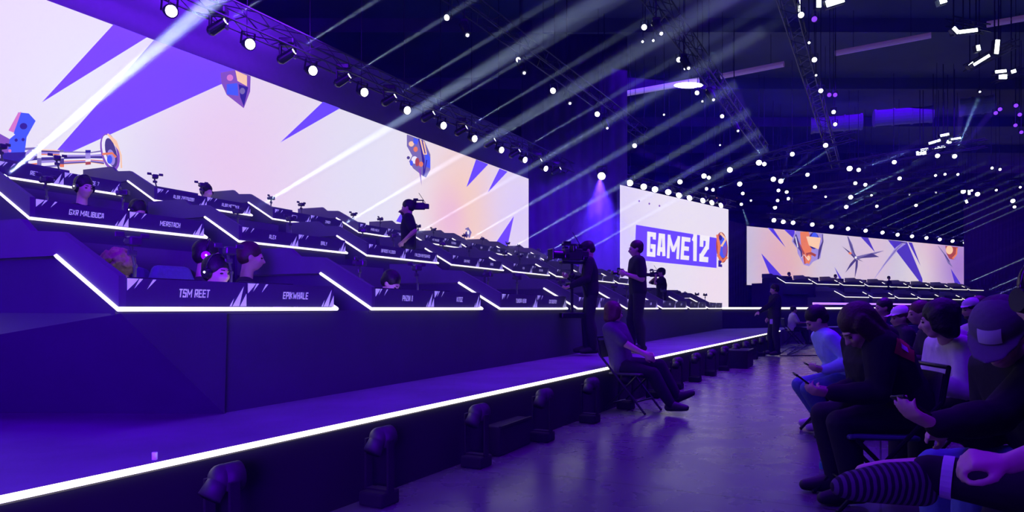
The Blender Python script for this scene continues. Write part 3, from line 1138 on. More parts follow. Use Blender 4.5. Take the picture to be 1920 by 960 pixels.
mv0 = make_mover()
for k in range(0, 10):
    Y = 12.83 + 1.5 * k
    P = TX(-12.2, Y, 6.42)
    o = mv0 if k == 0 else copy_tree(mv0)
    o.location = P
    tag(o, 'black moving head, %s from left on the main screen truss' % ORD[k + 1], 'lamp', 'moving heads over the main screen')
    if k < 9:
        beam(P + D0.normalized() * .2, D0, 9.5, 2.8, 6500, BLU, 'thin pale beam rising from the %s moving head of the main screen truss' % ORD[k + 1], .05)

# beam lamps between the desks
src = [((3, 0), 8.05, (.80, -.10, .60), 70000, 4.0), ((3, 1), None, D0, 30000, 3.2), ((3, 2), None, D0, 22000, 3.0), ((3, 3), None, D0, 18000, 2.6),
       ((3, 4), None, D0, 24000, 2.4), ((3, 5), None, D0, 24000, 2.4), ((3, 6), None, D0, 24000, 2.4), ((3, 7), None, D0, 24000, 2.4)]
bl0 = None
for i, ((r, k), yy, D, pw, ang) in enumerate(src):
    if i == 0:
        P = V((*RL(3, 8.05), 2.74)) + RN * .0 + V((0, 0, -.03)) - RN * .12
    else:
        ye = ST[r][k + 1] - .30
        P = V((*RL(r, ye), 2.80)) + RN * .25
    if bl0 is None:
        bl0 = empty('beam_lamp', P)
        dn = V(D0).normalized()
        bm = bmesh.new()
        box(bm, (-.1, -.1, -.16), (.1, .1, -.1), .015)
        link('base', bm, 'black_metal', bl0)
        bm = bmesh.new()
        tube(bm, -dn * .16, -dn * .01, .07, .08, 14)
        link('head', bm, 'black_metal', bl0)
        bm = bmesh.new()
        ball(bm, -dn * .005, (.05, .05, .02), 2, dn.to_track_quat('Z', 'Y').to_matrix().to_4x4())
        link('lens', bm, 'lens_glow', bl0)
        o = bl0
    else:
        o = copy_tree(bl0)
        o.location = P
    tag(o, 'black beam lamp at the right end of the %s top tier desk' % ORD[k + 1] if i else 'black beam lamp at the left end of the top tier of desks', 'lamp', 'beam lamps in the top tier')
    beam(P + V(D).normalized() * .03, D, (7.5, 8.5, 9.5, 9, 8, 8, 8, 8)[i], ang, pw, BLU, 'broad pale beam rising from the top tier of desks, %s from left' % ORD[i + 1], .05, .08, .9)

# beams behind the centre screen
for i in range(7):
    P = V((4.6 + 1.15 * i, 38.5 + .3 * i, 1.0 + .05 * i))
    beam(P, D0, 17, 1.4, 30000, (.35, .5, 1), 'faint blue beam in the gap right of the centre screen, %s from the top' % ORD[7 - i], .06, .08)

# lamps over the centre screen
row = [(1128, 330), (1157, 337), (1181, 343), (1207, 350), (1228, 355), (1253, 360), (1273, 366), (1293, 371), (1318, 376), (1335, 380), (1352, 385)]
for i, (x, y) in enumerate(row):
    P = at_z(x, y, 6.5)
    t = max(0, (i - 4) / 6)
    lamp('par', P, (-.75 * t - .25, -.8 + .3 * t, -.5), 'white lamp over the centre screen, %s from left in its row' % ORD[i + 1], 'lamps over the centre screen', r=.16 if i < 2 else .14)
P = at_z(1128, 330, 6.5)
beam(P + V((-.1, -.25, -.1)), (.02, .05, -1), 6.5, 60, 4500, (.07, .02, 1.0), 'violet glow below the leftmost lamp of the centre screen', .1, .08, 1.0)

# lamps over the far screen
row = [(1451, 413), (1468.5, 416), (1487, 417.5), (1523, 421), (1559, 425), (1590, 429), (1623, 432.5), (1654.6, 436), (1683, 440), (1710, 443), (1737, 446),
       (1762, 449), (1786, 452), (1809, 455)]
for i, (x, y) in enumerate(row):
    lamp('par', at_z(x, y, 6.6), (-.2, -1, -.4), 'white lamp over the far screen, %s from left in its row' % ORD[i + 1], 'lamps over the far screen', r=.13)
row = [(1478, 417), (1506, 419.5), (1541, 423.5), (1575, 427.5), (1611, 431.5), (1639, 435), (1668, 438.5), (1697, 442), (1724, 445), (1750, 448), (1774, 451), (1797, 454.5), (1828, 457)]
for i, (x, y) in enumerate(row):
    P = at_z(x, y, 6.55)
    lamp('par', P, D0, 'small beam lamp over the far screen, %s from left in its row' % ORD[i + 1], 'beam lamps over the far screen', r=.07)
    beam(P + D0 * .05, (.87, -.1, .40), 9 + .3 * i, 1.6, 5000 + 1200 * i, BLU, 'thin far beam rising over the far screen, %s from left' % ORD[i + 1], .05, .1)
for i, (x, y, Y, n) in enumerate([(1808, 533, 50, 0), (1846, 547, 46, 1), (1872, 552, 45, 2), (1660, 566, 40, 3)]):
    P = at(x, y, Y)
    beam(P, (.87, -.1, .40), 12, 1.6, 30000 if i < 3 else 6000, BLU, 'bright slanting beam rising at right of the far desks, %s of four' % ORD[i + 1], .06, .1)

# lamp grid over the arena centre
grid = [(1275, 341, 10), (1320, 330, 12), (1329, 333, 8), (1368.5, 318.5, 12), (1423, 305, 12), (1433, 307.5, 9), (1485.5, 289, 12), (1548, 272.5, 12), (1324.5, 354, 9),
        (1337, 356, 8), (1387, 345, 10), (1450, 336, 11), (1464, 339.6, 10), (1514, 327.5, 10), (1593, 316, 11), (1610, 318.5, 9), (1676.7, 304, 10), (1757.7, 292, 11),
        (1789.8, 293, 11), (1392.7, 362.7, 8), (1459.6, 357, 8), (1475, 360, 8), (1528, 350.6, 8), (1603.6, 343.5, 8), (1622.4, 346.3, 8), (1686.6, 334.5, 8),
        (1408, 376, 6), (1458, 376, 7), (1453, 389, 8), (1478, 372.5, 7), (1595, 369.7, 10), (1586.7, 388, 8), (1548, 369, 6), (1771.8, 326.7, 7), (1754, 329, 5),
        (1796, 327, 6), (1860, 315, 6), (1875, 317.7, 7), (1806, 359, 10), (1832.8, 364, 10), (1899, 376.7, 9), (1902, 388, 6), (1913, 351, 6), (1755, 360, 6),
        (1717.5, 385, 7), (1644, 386.6, 6), (1705, 364, 5), (1868, 356.5, 6), (1390, 383, 7), (1822, 357, 5), (1634, 366, 5), (1343, 372, 5)]
bands = {'upper': [], 'middle': [], 'lower': []}
for x, y, s in sorted(grid):
    bands['upper' if y < 325 else 'middle' if y < 352 else 'lower'].append((x, y, s))
for nm, lst in bands.items():
    for i, (x, y, s) in enumerate(lst):
        P = at_z(x, y, 8.2)
        r = round(s * P.y / F / 2 * .8 * 30) / 30 or .035
        amber = (x, y) == (1343, 372)
        lamp('par', P, (-.35, -1, -.45), 'small amber lamp above the centre screen' if amber else
             'white lamp of the arena ceiling grid, %s from left in its %s band' % (nth(i + 1), nm),
             'lamps of the arena grid', 'lens_amber' if amber else 'lens_glow', r)

# fans of thin beams from the grid
fan = [((1433, 307.5), [(1290, 100), (1330, 95), (1385, 180)], 5000), ((1464, 339.6), [(1482, 270), (1520, 285), (1560, 278)], 4200),
       ((1789.8, 293), [(1804, 200), (1832, 190), (1856, 215)], 4200), ((1595, 369.7), [(1652, 338), (1690, 320)], 3500),
       ((1610, 318.5), [(1700, 285), (1720, 268)], 2500), ((1337, 356), [(1420, 325)], 2500), ((1329, 333), [(1270, 308), (1200, 285)], 2200),
       ((1390, 383), [(1402, 420)], 1500), ((1586.7, 388), [(1640, 362)], 2000)]
n = 0
for (x, y), ends, pw in fan:
    P = at_z(x, y, 8.2)
    for ex, ey in ends:
        Q = at(ex, ey, P.y - 3)
        Dv = Q - P
        L = Dv.length
        n += 1
        beam(P + Dv.normalized() * .1, Dv, min(L, 8.5), 3.4, pw * 1.6, TEAL, 'thin teal beam fanning from the lamp grid, %s from the first' % nth(n), .05, .22, .9)

# lamps hanging by the ceiling trusses
hang = [('first', [(838, 33, 11), (972, 112, 11), (1037, 170, 10), (1120, 214, 10), (1163, 253, 10), (1190, 273, 9)]),
        ('second', [(1208, 51, 11), (1273, 112, 10), (1307, 174, 9), (1354, 218, 8)]),
        ('third', [(1502, 28, 10), (1527, 112, 9), (1539, 170, 8), (1563, 210, 7), (1566, 233, 7)])]
for nm, lst in hang:
    for i, (x, y, s) in enumerate(lst):
        P = at_z(x, y, 8.5)
        r = round(s * P.y / F / 2 * 40) / 40
        lamp('par', P, (-.45, -1, -.55), 'white lamp hanging by the %s ceiling truss from the left, %s along it' % (nm, ORD[i + 1]), 'lamps on the ceiling trusses', r=r)
for i, (x, y) in enumerate([(1225, 76), (1205, 78), (1284, 129), (1317, 190), (1517, 80), (1530, 141), (1837, 172), (1245, 215), (1350, 272)]):
    lamp('par', at_z(x, y, 8.8), (-.3, -1, -.6), 'tiny white pilot lamp under the roof, %s in the scatter from left' % ORD[i + 1], 'tiny roof lamps', r=.04)


# hanging clamps and heads under the two leading trusses
def make_hanger():
    r = empty('hanging_fixture', (0, 0, 0))
    bm = bmesh.new()
    tube(bm, (0, 0, -.35), (0, 0, 3.65), .02)
    box(bm, (-.1, -.07, -.42), (.1, .07, -.32), .02)
    link('hanger_pole', bm, 'black_metal', r)
    bm = bmesh.new()
    tube(bm, (-.02, -.02, -.45), (.09, -.18, -.78), .12, .1, 12)
    hd = link('head', bm, 'black_gloss', r)
    bm = bmesh.new()
    ball(bm, (.093, -.185, -.79), .05, 1)
    link('lens', bm, 'lens_dim', hd)
    return r


hg = None
for j, (x0, z, ys, wd) in enumerate([(-10.5, 8.85, (17.6, 20.4, 23.4, 26.6), 'first'), (-5.6, 8.85, (17.5, 20, 23, 27), 'second')]):
    for i, Y in enumerate(ys):
        o = hg = make_hanger() if hg is None else hg
        if i or j:
            o = copy_tree(hg)
        o.location = TX(x0, Y, z)
        tag(o, 'dark fixture hanging under the %s ceiling truss from the left, %s along it' % (wd, ORD[i + 1]), 'lamp', 'dark hanging fixtures')

# linear tubes with an added glow, and an oval lamp, below the roof
tubes = [((985, 212), (1122, 186), 'tube_glow', 11, .10), ((1148, 180), (1310, 151), 'tube_glow_bright', 11, .13), ((1352, 143), (1470, 120), 'tube_glow', 11, .12),
         ((1566, 100), (1746, 66), 'tube_glow', 11, .11), ((1850, 46), (1990, 22), 'tube_glow', 11, .11)]
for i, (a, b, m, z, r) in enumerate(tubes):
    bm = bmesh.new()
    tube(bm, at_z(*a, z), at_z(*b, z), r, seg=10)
    o = link('roof_tube', bm, m)
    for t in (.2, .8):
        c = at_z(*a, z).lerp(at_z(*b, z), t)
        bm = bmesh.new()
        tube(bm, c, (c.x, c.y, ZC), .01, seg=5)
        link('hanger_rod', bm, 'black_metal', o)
    tag(o, 'dim pinkish tube with added glow below the roof, %s from the left' % ORD[i + 1], 'lamp', 'glowing tubes below the roof')
bm = bmesh.new()
P = at_z(1291, 160, 10.6)
ball(bm, P, (.62, .16, .12), 3)
o = tag(link('oval_lamp', bm, 'white_glow', smooth=True), 'bright white oval lamp under the roof at the second truss', 'lamp')
bm = bmesh.new()
tube(bm, P, (P.x, P.y, ZC), .012, seg=6)
link('hanger_rod', bm, 'black_metal', o)
emi('duct_blue', (40, 30, 140), .0)
for i, (x0, x1, y, hgt) in enumerate([(1520, 1617, 236, 20), (1638, 1748, 222, 16), (1800, 1866, 202, 20)]):
    bm = bmesh.new()
    a, b = at_z(x0, y, 11.4), at_z(x1, y - 8, 11.4)
    tube(bm, a, b, .42, seg=18)
    for t in (.02, .34, .66, .98):
        c = a + (b - a) * t
        tube(bm, c - (b - a).normalized() * .05, c + (b - a).normalized() * .05, .46, seg=18)
    tag(link('roof_patch_duct', bm, mat('duct_metal', (.3, .3, .36), .5, noise=.1), smooth=False), 'round duct form in place of a blue-lit roof patch, %s from the left' % ORD[i + 1], 'duct', 'duct forms under the roof')  # duct form added where a patch of ceiling panels is lit blue
    area('duct_fill_light', (a + b) / 2 + V((0, -.6, -2.2)), (0, .3, 1), 2.5, 4, (.05, .0, 1))  # unseen fill added below to light the duct blue


# clustered rigging, upper right: added glowing bars stand in for brightly lit rig parts
def rig_glow_bar(P, w, h, rot, label):
    r = empty('rig_glow_bar', P)
    c, s_ = math.cos(rot), math.sin(rot)
    R = Matrix.Rotation(-rot, 4, 'Y')
    bm = bmesh.new()
    box(bm, (-w / 2 - .03, .0, -h / 2 - .03), (w / 2 + .03, .16, h / 2 + .03), .02)
    bm.transform(R)
    link('housing', bm, 'black_metal', r)
    bm = bmesh.new()
    box(bm, (-w / 2, -.03, -h / 2), (w / 2, .0, h / 2))
    bm.transform(R)
    link('lens', bm, 'white_glow', r)
    bm = bmesh.new()
    tube(bm, (0, .1, 0), (0, .1, ZC - P.z), .02)
    link('hanger_pole', bm, 'black_metal', r)
    tag(r, label, 'lamp', 'glowing rig bars under the roof')


wl = [(1810, 59, 44, 6, .12), (1792, 57, 14, 6, -.8), (1834, 90, 6, 10, .2), (1869, 88, 7, 26, -.1), (1840, 113, 34, 5, .55), (1822, 122, 9, 8, .7), (1876, 134, 20, 5, .1),
      (1880, 144, 14, 8, 0), (1900, 134, 8, 6, .3), (1727, 287, 18, 7, .1), (1733, 280, 14, 4, .2), (1752, 266, 22, 4, .3), (1771, 253, 16, 4, .2), (1792, 260, 18, 3, .15),
      (1762, 276, 20, 3, .15), (1779, 267, 8, 5, -.4), (1565, 3, 34, 12, .3), (1535, 6, 8, 16, 0), (1768, 2, 12, 8, .3), (1498, 10, 3, 24, 0), (1817, 361, 4, 8, 0), (1812, 378, 4, 6, .4)]
for i, (x, y, w_, h_, rt) in enumerate(sorted(wl)):
    P = at_z(x, y, 9.2 if y > 40 else 9.6)
    k = P.y / F
    rig_glow_bar(P, w_ * k, h_ * k, rt, 'bright white rig bar with added glow in the right roof rigging, %s from left' % nth(i + 1))
# frames that carry them
for i, (a, b) in enumerate([((1780, 40), (1850, 55)), ((1812, 128), (1905, 80)), ((1862, 150), (1915, 132)), ((1715, 300), (1810, 250))]):
    truss(at_z(*a, 9.7), at_z(*b, 9.7), 'short rigging frame with bright glowing bars under the roof, %s of four' % ORD[i + 1], .22, .4)
for i, (x, y) in enumerate([(1905, 198), (1912, 215), (1904, 235), (1915, 248), (1875, 205), (1867, 212), (1555, 178), (1566, 178), (1527, 36)]):
    lamp('par', at_z(x, y, 8.6), (-.5, -.8, -.2), 'violet tinted lamp housing at the upper right rigging, %s of nine' % ORD[i + 1], 'violet tinted lamp housings',
         'lens_violet', .075)

# ------------------------------------------------------------------ lights on the floor along the stage edge


def make_floor_light():
    r = empty('floor_light', (0, 0, 0))
    bm = bmesh.new()
    box(bm, (-.09, -.09, 0), (.09, .09, .09), .015)
    link('base', bm, 'skirt_cloth', r)
    bm = bmesh.new()
    for s_ in (-1, 1):
        box(bm, (s_ * .085 - .008, -.03, .08), (s_ * .085 + .008, .03, .40), .004)
    box(bm, (-.09, -.03, .08), (.09, .03, .1))
    link('yoke', bm, 'skirt_cloth', r)
    bm = bmesh.new()
    ball(bm, (0, 0, .41), (.062, .062, .062), 3)
    tube(bm, (0, .0, .405), (.02, .085, .405), .066, .070, 18)
    tube(bm, (0, .0, .41), (0, -.07, .33), .05, .055, 14)
    h = link('head', bm, mat('lamp_shell', (.03, .03, .032), .6), r, True)
    bm = bmesh.new()
    tube(bm, (.021, .086, .405), (.022, .09, .405), .056, seg=16)
    link('lens', bm, 'skirt_cloth', h)
    return r


fl = None
for k in range(17):
    Y = 3.24 + 1.01 * k
    if fl is None:
        fl = o = make_floor_light()
    else:
        o = copy_tree(fl)
    x = SE(Y)[0] + .20
    o.location = (x, Y, 0)
    o.rotation_euler = (0, 0, math.radians(-28))
    tag(o, 'black round headed floor light at the stage foot, %s from the camera' % ORD[k + 1], 'lamp', 'floor lights along the stage')


def case(px, py, Y, sx, sy, sz, label, rz=None):
    P = at(px, py, Y)
    r = empty('equipment_case', (P.x, P.y, 0), RZ if rz is None else rz)
    bm = bmesh.new()
    box(bm, (-sx / 2, -sy / 2, 0), (sx / 2, sy / 2, sz), .012)
    link('shell', bm, 'skirt_cloth', r)
    bm = bmesh.new()
    for a in (-1, 1):
        box(bm, (-sx / 2 - .006, a * sy / 2 - .012, sz - .012), (sx / 2 + .006, a * sy / 2 + .012, sz + .006))
    link('edge_trim', bm, 'black_metal', r)
    tag(r, label, 'case', 'equipment cases at the stage foot')


case(952, 800, 5.9, .6, .16, .24, 'black flat case on the floor near the fourth floor light')
case(1088, 730, 7.8, .6, .2, .3, 'black case on the floor beside the seated steward')
case(1238, 700, 10.2, .5, .2, .3, 'small black case on the floor past the crossed legs')
case(1388, 660, 14.2, .9, .4, .36, 'large black case on the floor left of the standing man')
case(330, 1000, 3.3, .35, .2, .18, 'black case edge at the bottom left corner by the stage foot')

# small things on the floor
bm = bmesh.new()
P = at(290, 857, 3.2)
box(bm, (P.x - .011, P.y - .008, .5), (P.x + .011, P.y + .008, .537), .003)
tag(link('tape_marker', bm, 'cloth_cuff'), 'small upright pale tag standing on the stage near the edge light', 'marker')


def cable(pts, label, r=.012):
    cu = bpy.data.curves.new('floor_cable', 'CURVE')
    cu.dimensions = '3D'
    cu.bevel_depth = r
    sp = cu.splines.new('NURBS')
    sp.points.add(len(pts) - 1)
    sp.use_endpoint_u = True
    for p, c in zip(sp.points, pts):
        p.co = (*c, 1)
    o = bpy.data.objects.new('tmp', cu)
    COL.objects.link(o)
    dg = bpy.context.evaluated_depsgraph_get()
    dg.update()
    me = bpy.data.meshes.new_from_object(o.evaluated_get(dg))
    bpy.data.objects.remove(o)
    return tag(link('floor_cable', me, 'black_paint'), label, 'cable')


fz = lambda x, y: (lambda P: (P.x, P.y, .014))(at_z(x, y, 0))
cable([fz(1466, 662), fz(1480, 652), fz(1500, 648), fz(1480, 664), fz(1470, 668), fz(1500, 660), fz(1522, 640)], 'black cable looping on the floor beside the standing man')
cable([fz(1462, 668), fz(1500, 668), fz(1560, 666), fz(1640, 668)], 'black cable running straight across the floor behind the standing man')

# ------------------------------------------------------------------ people
UP = V((0, 0, 1))


def ik(a, t, l1, l2, pole):
    """joint between a and t for bones l1, l2, bending towards pole; returns (joint, end)"""
    d = t - a
    D = min(d.length, (l1 + l2) * .995)
    D = max(D, abs(l1 - l2) * 1.05 + .01)
    u = d.normalized()
    t = a + u * D
    c = (l1 * l1 + D * D - l2 * l2) / (2 * D)
    h = math.sqrt(max(l1 * l1 - c * c, 0))
    p = pole - u * pole.dot(u)
    p = p.normalized() if p.length > 1e-4 else V((0, 0, 1))
    return a + u * c + p * h, t


def frame(x, up=UP):
    x = V(x).normalized()
    y = V(up).cross(x)
    y = y.normalized() if y.length > 1e-4 else V((0, 1, 0))
    return Matrix((x, y, x.cross(y))).transposed()


def hand_prims(wr, dirv, nrm, thumb, s, curl, grip=0):
    """palm, four fingers and thumb; dirv along the hand, nrm out of the palm, thumb = side the thumb is on"""
    d = dirv.normalized()
    n = (nrm - d * nrm.dot(d)).normalized()
    t = (thumb - d * thumb.dot(d) - n * thumb.dot(n)).normalized()
    P = [[(wr, .022 * s), (wr + d * .03 * s + t * .02 * s, .018 * s), (wr + d * .088 * s + t * .032 * s, .0125 * s), (wr + d * .082 * s - t * .033 * s, .0115 * s),
          (wr + d * .03 * s - t * .02 * s, .017 * s)]]
    for i, (o, ln) in enumerate(((.033, .072), (.011, .08), (-.011, .075), (-.032, .06))):
        a = wr + d * (.086 - .004 * abs(i - 1.2)) * s + t * o * s
        ang = curl + .12 * i
        r = .0098 * s
        for seg, (f, k) in enumerate(((.46, .55), (.3, 1.25), (.24, 1.8))):
            th = ang * k
            b = a + (d * math.cos(th) + n * math.sin(th)) * ln * f * s
            P.append([(a, r), (b, r * .9)])
            a, r = b, r * .9
    a = wr + d * .022 * s + t * .026 * s
    b = a + (d * .55 + t * .7 + n * .35).normalized() * .042 * s
    c = b + (d * .75 + t * .1 + n * (.4 + .5 * grip)).normalized() * .034 * s
    e = c + (d * .8 - t * .2 + n * (.3 + .4 * grip)).normalized() * .026 * s
    P += [[(a, .0145 * s), (b, .012 * s)], [(b, .012 * s), (c, .0105 * s)], [(c, .0105 * s), (e, .0095 * s)]]
    return P


def person(label, pel, yaw, h=1.75, lean=0, side=0, neckl=None, feet=None, hands=None, head=(0, 0), top=('cloth_black', 'long'), bottom='cloth_dark', shoes='shoe_dark',
           skin='skin', hair=('short', 'hair_dark'), hood=False, cap=None, headset=False, vox=.012, fine=True, palm=None, curl=(.5, .5), grip=(0, 0), girth=1.0,
           face=True, standing=False, group=None, knee=None, elbow=None, hroll=0, sock=None, base=None, handdir=None, shoulder_fwd=0, beard=None):
    s = h / 1.75
    f = V((math.cos(yaw), math.sin(yaw), 0))
    l = V((-f.y, f.x, 0))
    pel = V(pel)
    a, b_ = math.radians(lean), math.radians(side)
    sp = (UP * math.cos(a) + f * math.sin(a) + l * math.sin(b_)).normalized()
    fw = (f * math.cos(a) - UP * math.sin(a)).normalized()
    neck = pel + sp * .50 * s - fw * .0
    chest = pel + sp * .33 * s
    waist = pel + sp * .14 * s
    shl = [neck - sp * .045 * s + l * e * .175 * s + fw * shoulder_fwd for e in (1, -1)]
    hy, hp = yaw + math.radians(head[0]), math.radians(head[1])
    hx = V((math.cos(hy) * math.cos(hp), math.sin(hy) * math.cos(hp), -math.sin(hp)))
    R3 = frame(hx) @ Matrix.Rotation(math.radians(hroll), 3, 'X')
    nd = (sp * .55 + UP * .45).normalized()
    hc = (neck + nd * .155 * s + fw * .02) if neckl is None else V(neckl)
    HM = Matrix.Translation(hc) @ R3.to_4x4() @ Matrix.Scale(s, 4)
    hip = [pel + l * e * .088 * s for e in (1, -1)]
    if feet is None:
        feet = [pel + l * e * .10 * s - UP * (pel.z - (base if base is not None else 0) - .075) + f * (.02 - .05 * e) for e in (1, -1)]
    feet = [V(x) for x in feet]
    kn, an, el, wr = [], [], [], []
    for i in (0, 1):
        pole = V(knee[i]) if knee and knee[i] else f + l * (.15 if i == 0 else -.15)
        k_, t_ = ik(hip[i], feet[i], .43 * s, .42 * s, pole)
        kn.append(k_)
        an.append(t_)
    if hands is None:
        hands = [shl[i] + l * (.08 if i == 0 else -.08) - UP * .53 * s + f * .05 for i in (0, 1)]
    for i in (0, 1):
        pole = V(elbow[i]) if elbow and elbow[i] else -f * .7 - UP * .7 + l * (.4 if i == 0 else -.4)
        e_, t_ = ik(shl[i], V(hands[i]), .285 * s, .255 * s, pole)
        el.append(e_)
        wr.append(t_)
    root = empty('person', (pel.x, pel.y, base if base is not None else min(x.z for x in feet) - .075))
    tag(root, label, 'person', group)
    T = Matrix.Translation(-root.location)
    g = girth
    torso = [[(hip[0], .10 * s * g), (hip[1], .10 * s * g), (waist + l * .05 * s, .105 * s * g), (waist - l * .05 * s, .105 * s * g)],
             [(waist + l * .05 * s, .105 * s * g), (waist - l * .05 * s, .105 * s * g), (chest + l * .075 * s, .115 * s * g), (chest - l * .075 * s, .115 * s * g)],
             [(chest + l * .08 * s, .112 * s * g), (chest - l * .08 * s, .112 * s * g), (shl[0] - l * .02, .07 * s), (shl[1] + l * .02, .07 * s), (neck - sp * .02, .075 * s)]]
    arms_u = [[(shl[i], .064 * s * g), (el[i], .047 * s)] for i in (0, 1)]
    arms_f = [[(el[i], .046 * s), (wr[i], .029 * s)] for i in (0, 1)]
    legs_u = [[(hip[i], .092 * s * g), (kn[i], .062 * s)] for i in (0, 1)]
    legs_l = [[(kn[i], .060 * s), (kn[i] * .65 + an[i] * .35 - (f * .02), .058 * s), (an[i], .038 * s)] for i in (0, 1)]
    ft = []
    for i in (0, 1):
        sh = (an[i] - kn[i]).normalized()
        fd = f + l * (.12 if i == 0 else -.12)
        fd = (fd - sh * fd.dot(sh))
        fd = fd.normalized() if fd.length > .2 else f
        if abs(sh.z) > .75:
            fd = V((fd.x, fd.y, 0)).normalized()
            dn = -UP
        else:
            dn = sh
        if knee and len(knee) > 2 and knee[2] and knee[2][i] is not None:
            fd = V(knee[2][i]).normalized()
            dn = (sh - fd * sh.dot(fd)).normalized()
        ft.append([(an[i] - fd * .045 * s + dn * .032 * s, .036 * s), (an[i], .04 * s), (an[i] + fd * .12 * s + dn * .038 * s, .037 * s), (an[i] + fd * .18 * s + dn * .045 * s, .027 * s)])
    bm = bmesh.new()
    for p in torso + arms_u + arms_f + legs_u + legs_l + ft:
        hull(bm, p)
    hull(bm, [(neck - sp * .03 * s, .06 * s), (hc - R3 @ V((.02, 0, .06)) * s, .054 * s)])
    # head
    for c, r in (((-.018, 0, .03), (.098, .078, .088)), ((.018, 0, -.025), (.075, .066, .088)), ((.035, 0, -.085), (.046, .046, .034)), ((.072, 0, .018), (.024, .05, .014)),
                 ((.086, 0, -.066), (.012, .024, .011)), ((.062, .03, -.03), (.03, .03, .03)), ((.062, -.03, -.03), (.03, .03, .03)),
                 ((-.008, .077, -.012), (.022, .012, .033)), ((-.008, -.077, -.012), (.022, .012, .033))):
        ball(bm, HM @ V(c), V(r) * s, 2, R3.to_4x4())
    hull(bm, [(HM @ V((.082, 0, .012)), .010 * s), (HM @ V((.112, 0, -.034)), .013 * s), (HM @ V((.09, .014, -.036)), .009 * s), (HM @ V((.09, -.014, -.036)), .009 * s)])
    for i in (0, 1):
        hd = V(handdir[i]) if handdir and handdir[i] else (wr[i] - el[i])
        pn = V(palm[i]) if palm and palm[i] else (l * (-1 if i == 0 else 1) - UP * .2)
        th = V((0, 0, 0))
        th = hd.normalized().cross(pn.normalized()) * (1 if i == 0 else -1)
        if fine:
            for p in hand_prims(wr[i], hd, pn, th, s, curl[i], grip[i]):
                hull(bm, p)
        else:
            d = hd.normalized()
            hull(bm, [(wr[i], .026 * s), (wr[i] + d * .08 * s, .03 * s)])
            for q in range(4):
                c = wr[i] + d * .08 * s + th.normalized() * (.03 - .02 * q) * s
                hull(bm, [(c, .011 * s), (c + (d + pn.normalized() * curl[i]).normalized() * .06 * s, .009 * s)])
            hull(bm, [(wr[i] + d * .03 * s, .014 * s), (wr[i] + d * .06 * s + th.normalized() * .05 * s, .011 * s)])
    bm.transform(T)
    link('body', voxel(bm, vox, 3), skin, root)

    def garment(name, prims, infl, m, v=None, sm=4):
        bm = bmesh.new()
        for p in prims:
            hull(bm, [(c, r + infl) for c, r in p])
        bm.transform(T)
        return link(name, voxel(bm, v or vox * 1.15, sm), m, root)

    tm, sl = top
    pr = torso[1:] + [[(hip[0], .10 * s * g), (hip[1], .10 * s * g), (waist + l * .05 * s, .11 * s * g), (waist - l * .05 * s, .11 * s * g)]]
    if sl == 'long':
        pr = pr + arms_u + [[(el[i], .052 * s), (wr[i] * .93 + el[i] * .07, .034 * s)] for i in (0, 1)]
        pr = pr + [[(el[i] * .75 + wr[i] * .25, .055 * s), (el[i] * .5 + wr[i] * .5, .05 * s)] for i in (0, 1)]
    else:
        pr = pr + [[(shl[i], .066 * s * g), (shl[i] * .25 + el[i] * .75, .06 * s)] for i in (0, 1)]
    if hood:
        pr = pr + [[(neck + l * .07 * s - fw * .05 * s, .05 * s), (neck - l * .07 * s - fw * .05 * s, .05 * s), (neck - fw * .11 * s - sp * .05 * s, .055 * s)],
                   [(neck + l * .075 * s, .04 * s), (neck + l * .04 * s + fw * .06 * s - sp * .03, .03 * s)], [(neck - l * .075 * s, .04 * s), (neck - l * .04 * s + fw * .06 * s - sp * .03, .03 * s)]]
    garment('jacket' if sl == 'long' else 'shirt', pr, .016 * s, tm)
    garment('trousers', [torso[0][:2] + [(pel + sp * .1 * s, .1 * s * g)]] + legs_u + [[(c, r + .008) for c, r in p] for p in legs_l], .014 * s, bottom)
    for i in (0, 1):
        if sock and sock[i]:
            continue
        o = garment('shoe', [[(c, r) for c, r in ft[i]]], .010 * s, shoes, vox, 2)
    # hair
    if hair:
        st, hm = hair
        bm = bmesh.new()
        if st in ('short', 'curly', 'bob', 'long'):
            ex = .012 if st == 'short' else .018
            ball(bm, HM @ V((-.03, 0, .042)), V((.096 + ex, .08 + ex, .084 + ex)) * s, 3, R3.to_4x4())
            ball(bm, HM @ V((-.055, 0, -.005)), V((.062 + ex, .076 + ex, .08)) * s, 3, R3.to_4x4())
            if st in ('bob', 'long'):
                dz = -.10 if st == 'bob' else -.17
                for e in (1, -1):
                    hull(bm, [(HM @ V((-.02, e * .075, .05)), .04 * s), (HM @ V((-.035, e * .08, dz * .6)), .042 * s), (HM @ V((-.05, e * .06, dz)), .035 * s),
                              (HM @ V((.03, e * .082, .03)), .022 * s), (HM @ V((.02, e * .088, dz * .55)), .02 * s)])
                hull(bm, [(HM @ V((-.08, .04, .03)), .05 * s), (HM @ V((-.08, -.04, .03)), .05 * s), (HM @ V((-.075, .05, dz)), .035 * s), (HM @ V((-.075, -.05, dz)), .035 * s)])
            if st == 'curly':
                for q in range(110):
                    u = random.uniform(0, 6.28)
                    z_ = random.uniform(-.25, 1)
                    rr = math.sqrt(1 - z_ * z_)
                    if math.cos(u) * rr > .55 and z_ < .5:
                        continue
                    ball(bm, HM @ V((-.03 + .118 * rr * math.cos(u), .108 * rr * math.sin(u), .04 + .112 * z_)), .02 * s, 1)
        bm.transform(T)
        link('hair', voxel(bm, .007 if st == 'curly' else max(vox * .9, .006), 1 if st == 'curly' else 3), hm, root)
    if beard:
        bm = bmesh.new()
        ball(bm, HM @ V((.04, 0, -.088)), V((.052, .054, .036)) * s, 2, R3.to_4x4())
        ball(bm, HM @ V((.088, 0, -.052)), V((.012, .026, .007)) * s, 2, R3.to_4x4())
        bm.transform(T)
        link('beard', voxel(bm, max(vox * .7, .005), 2), beard, root)
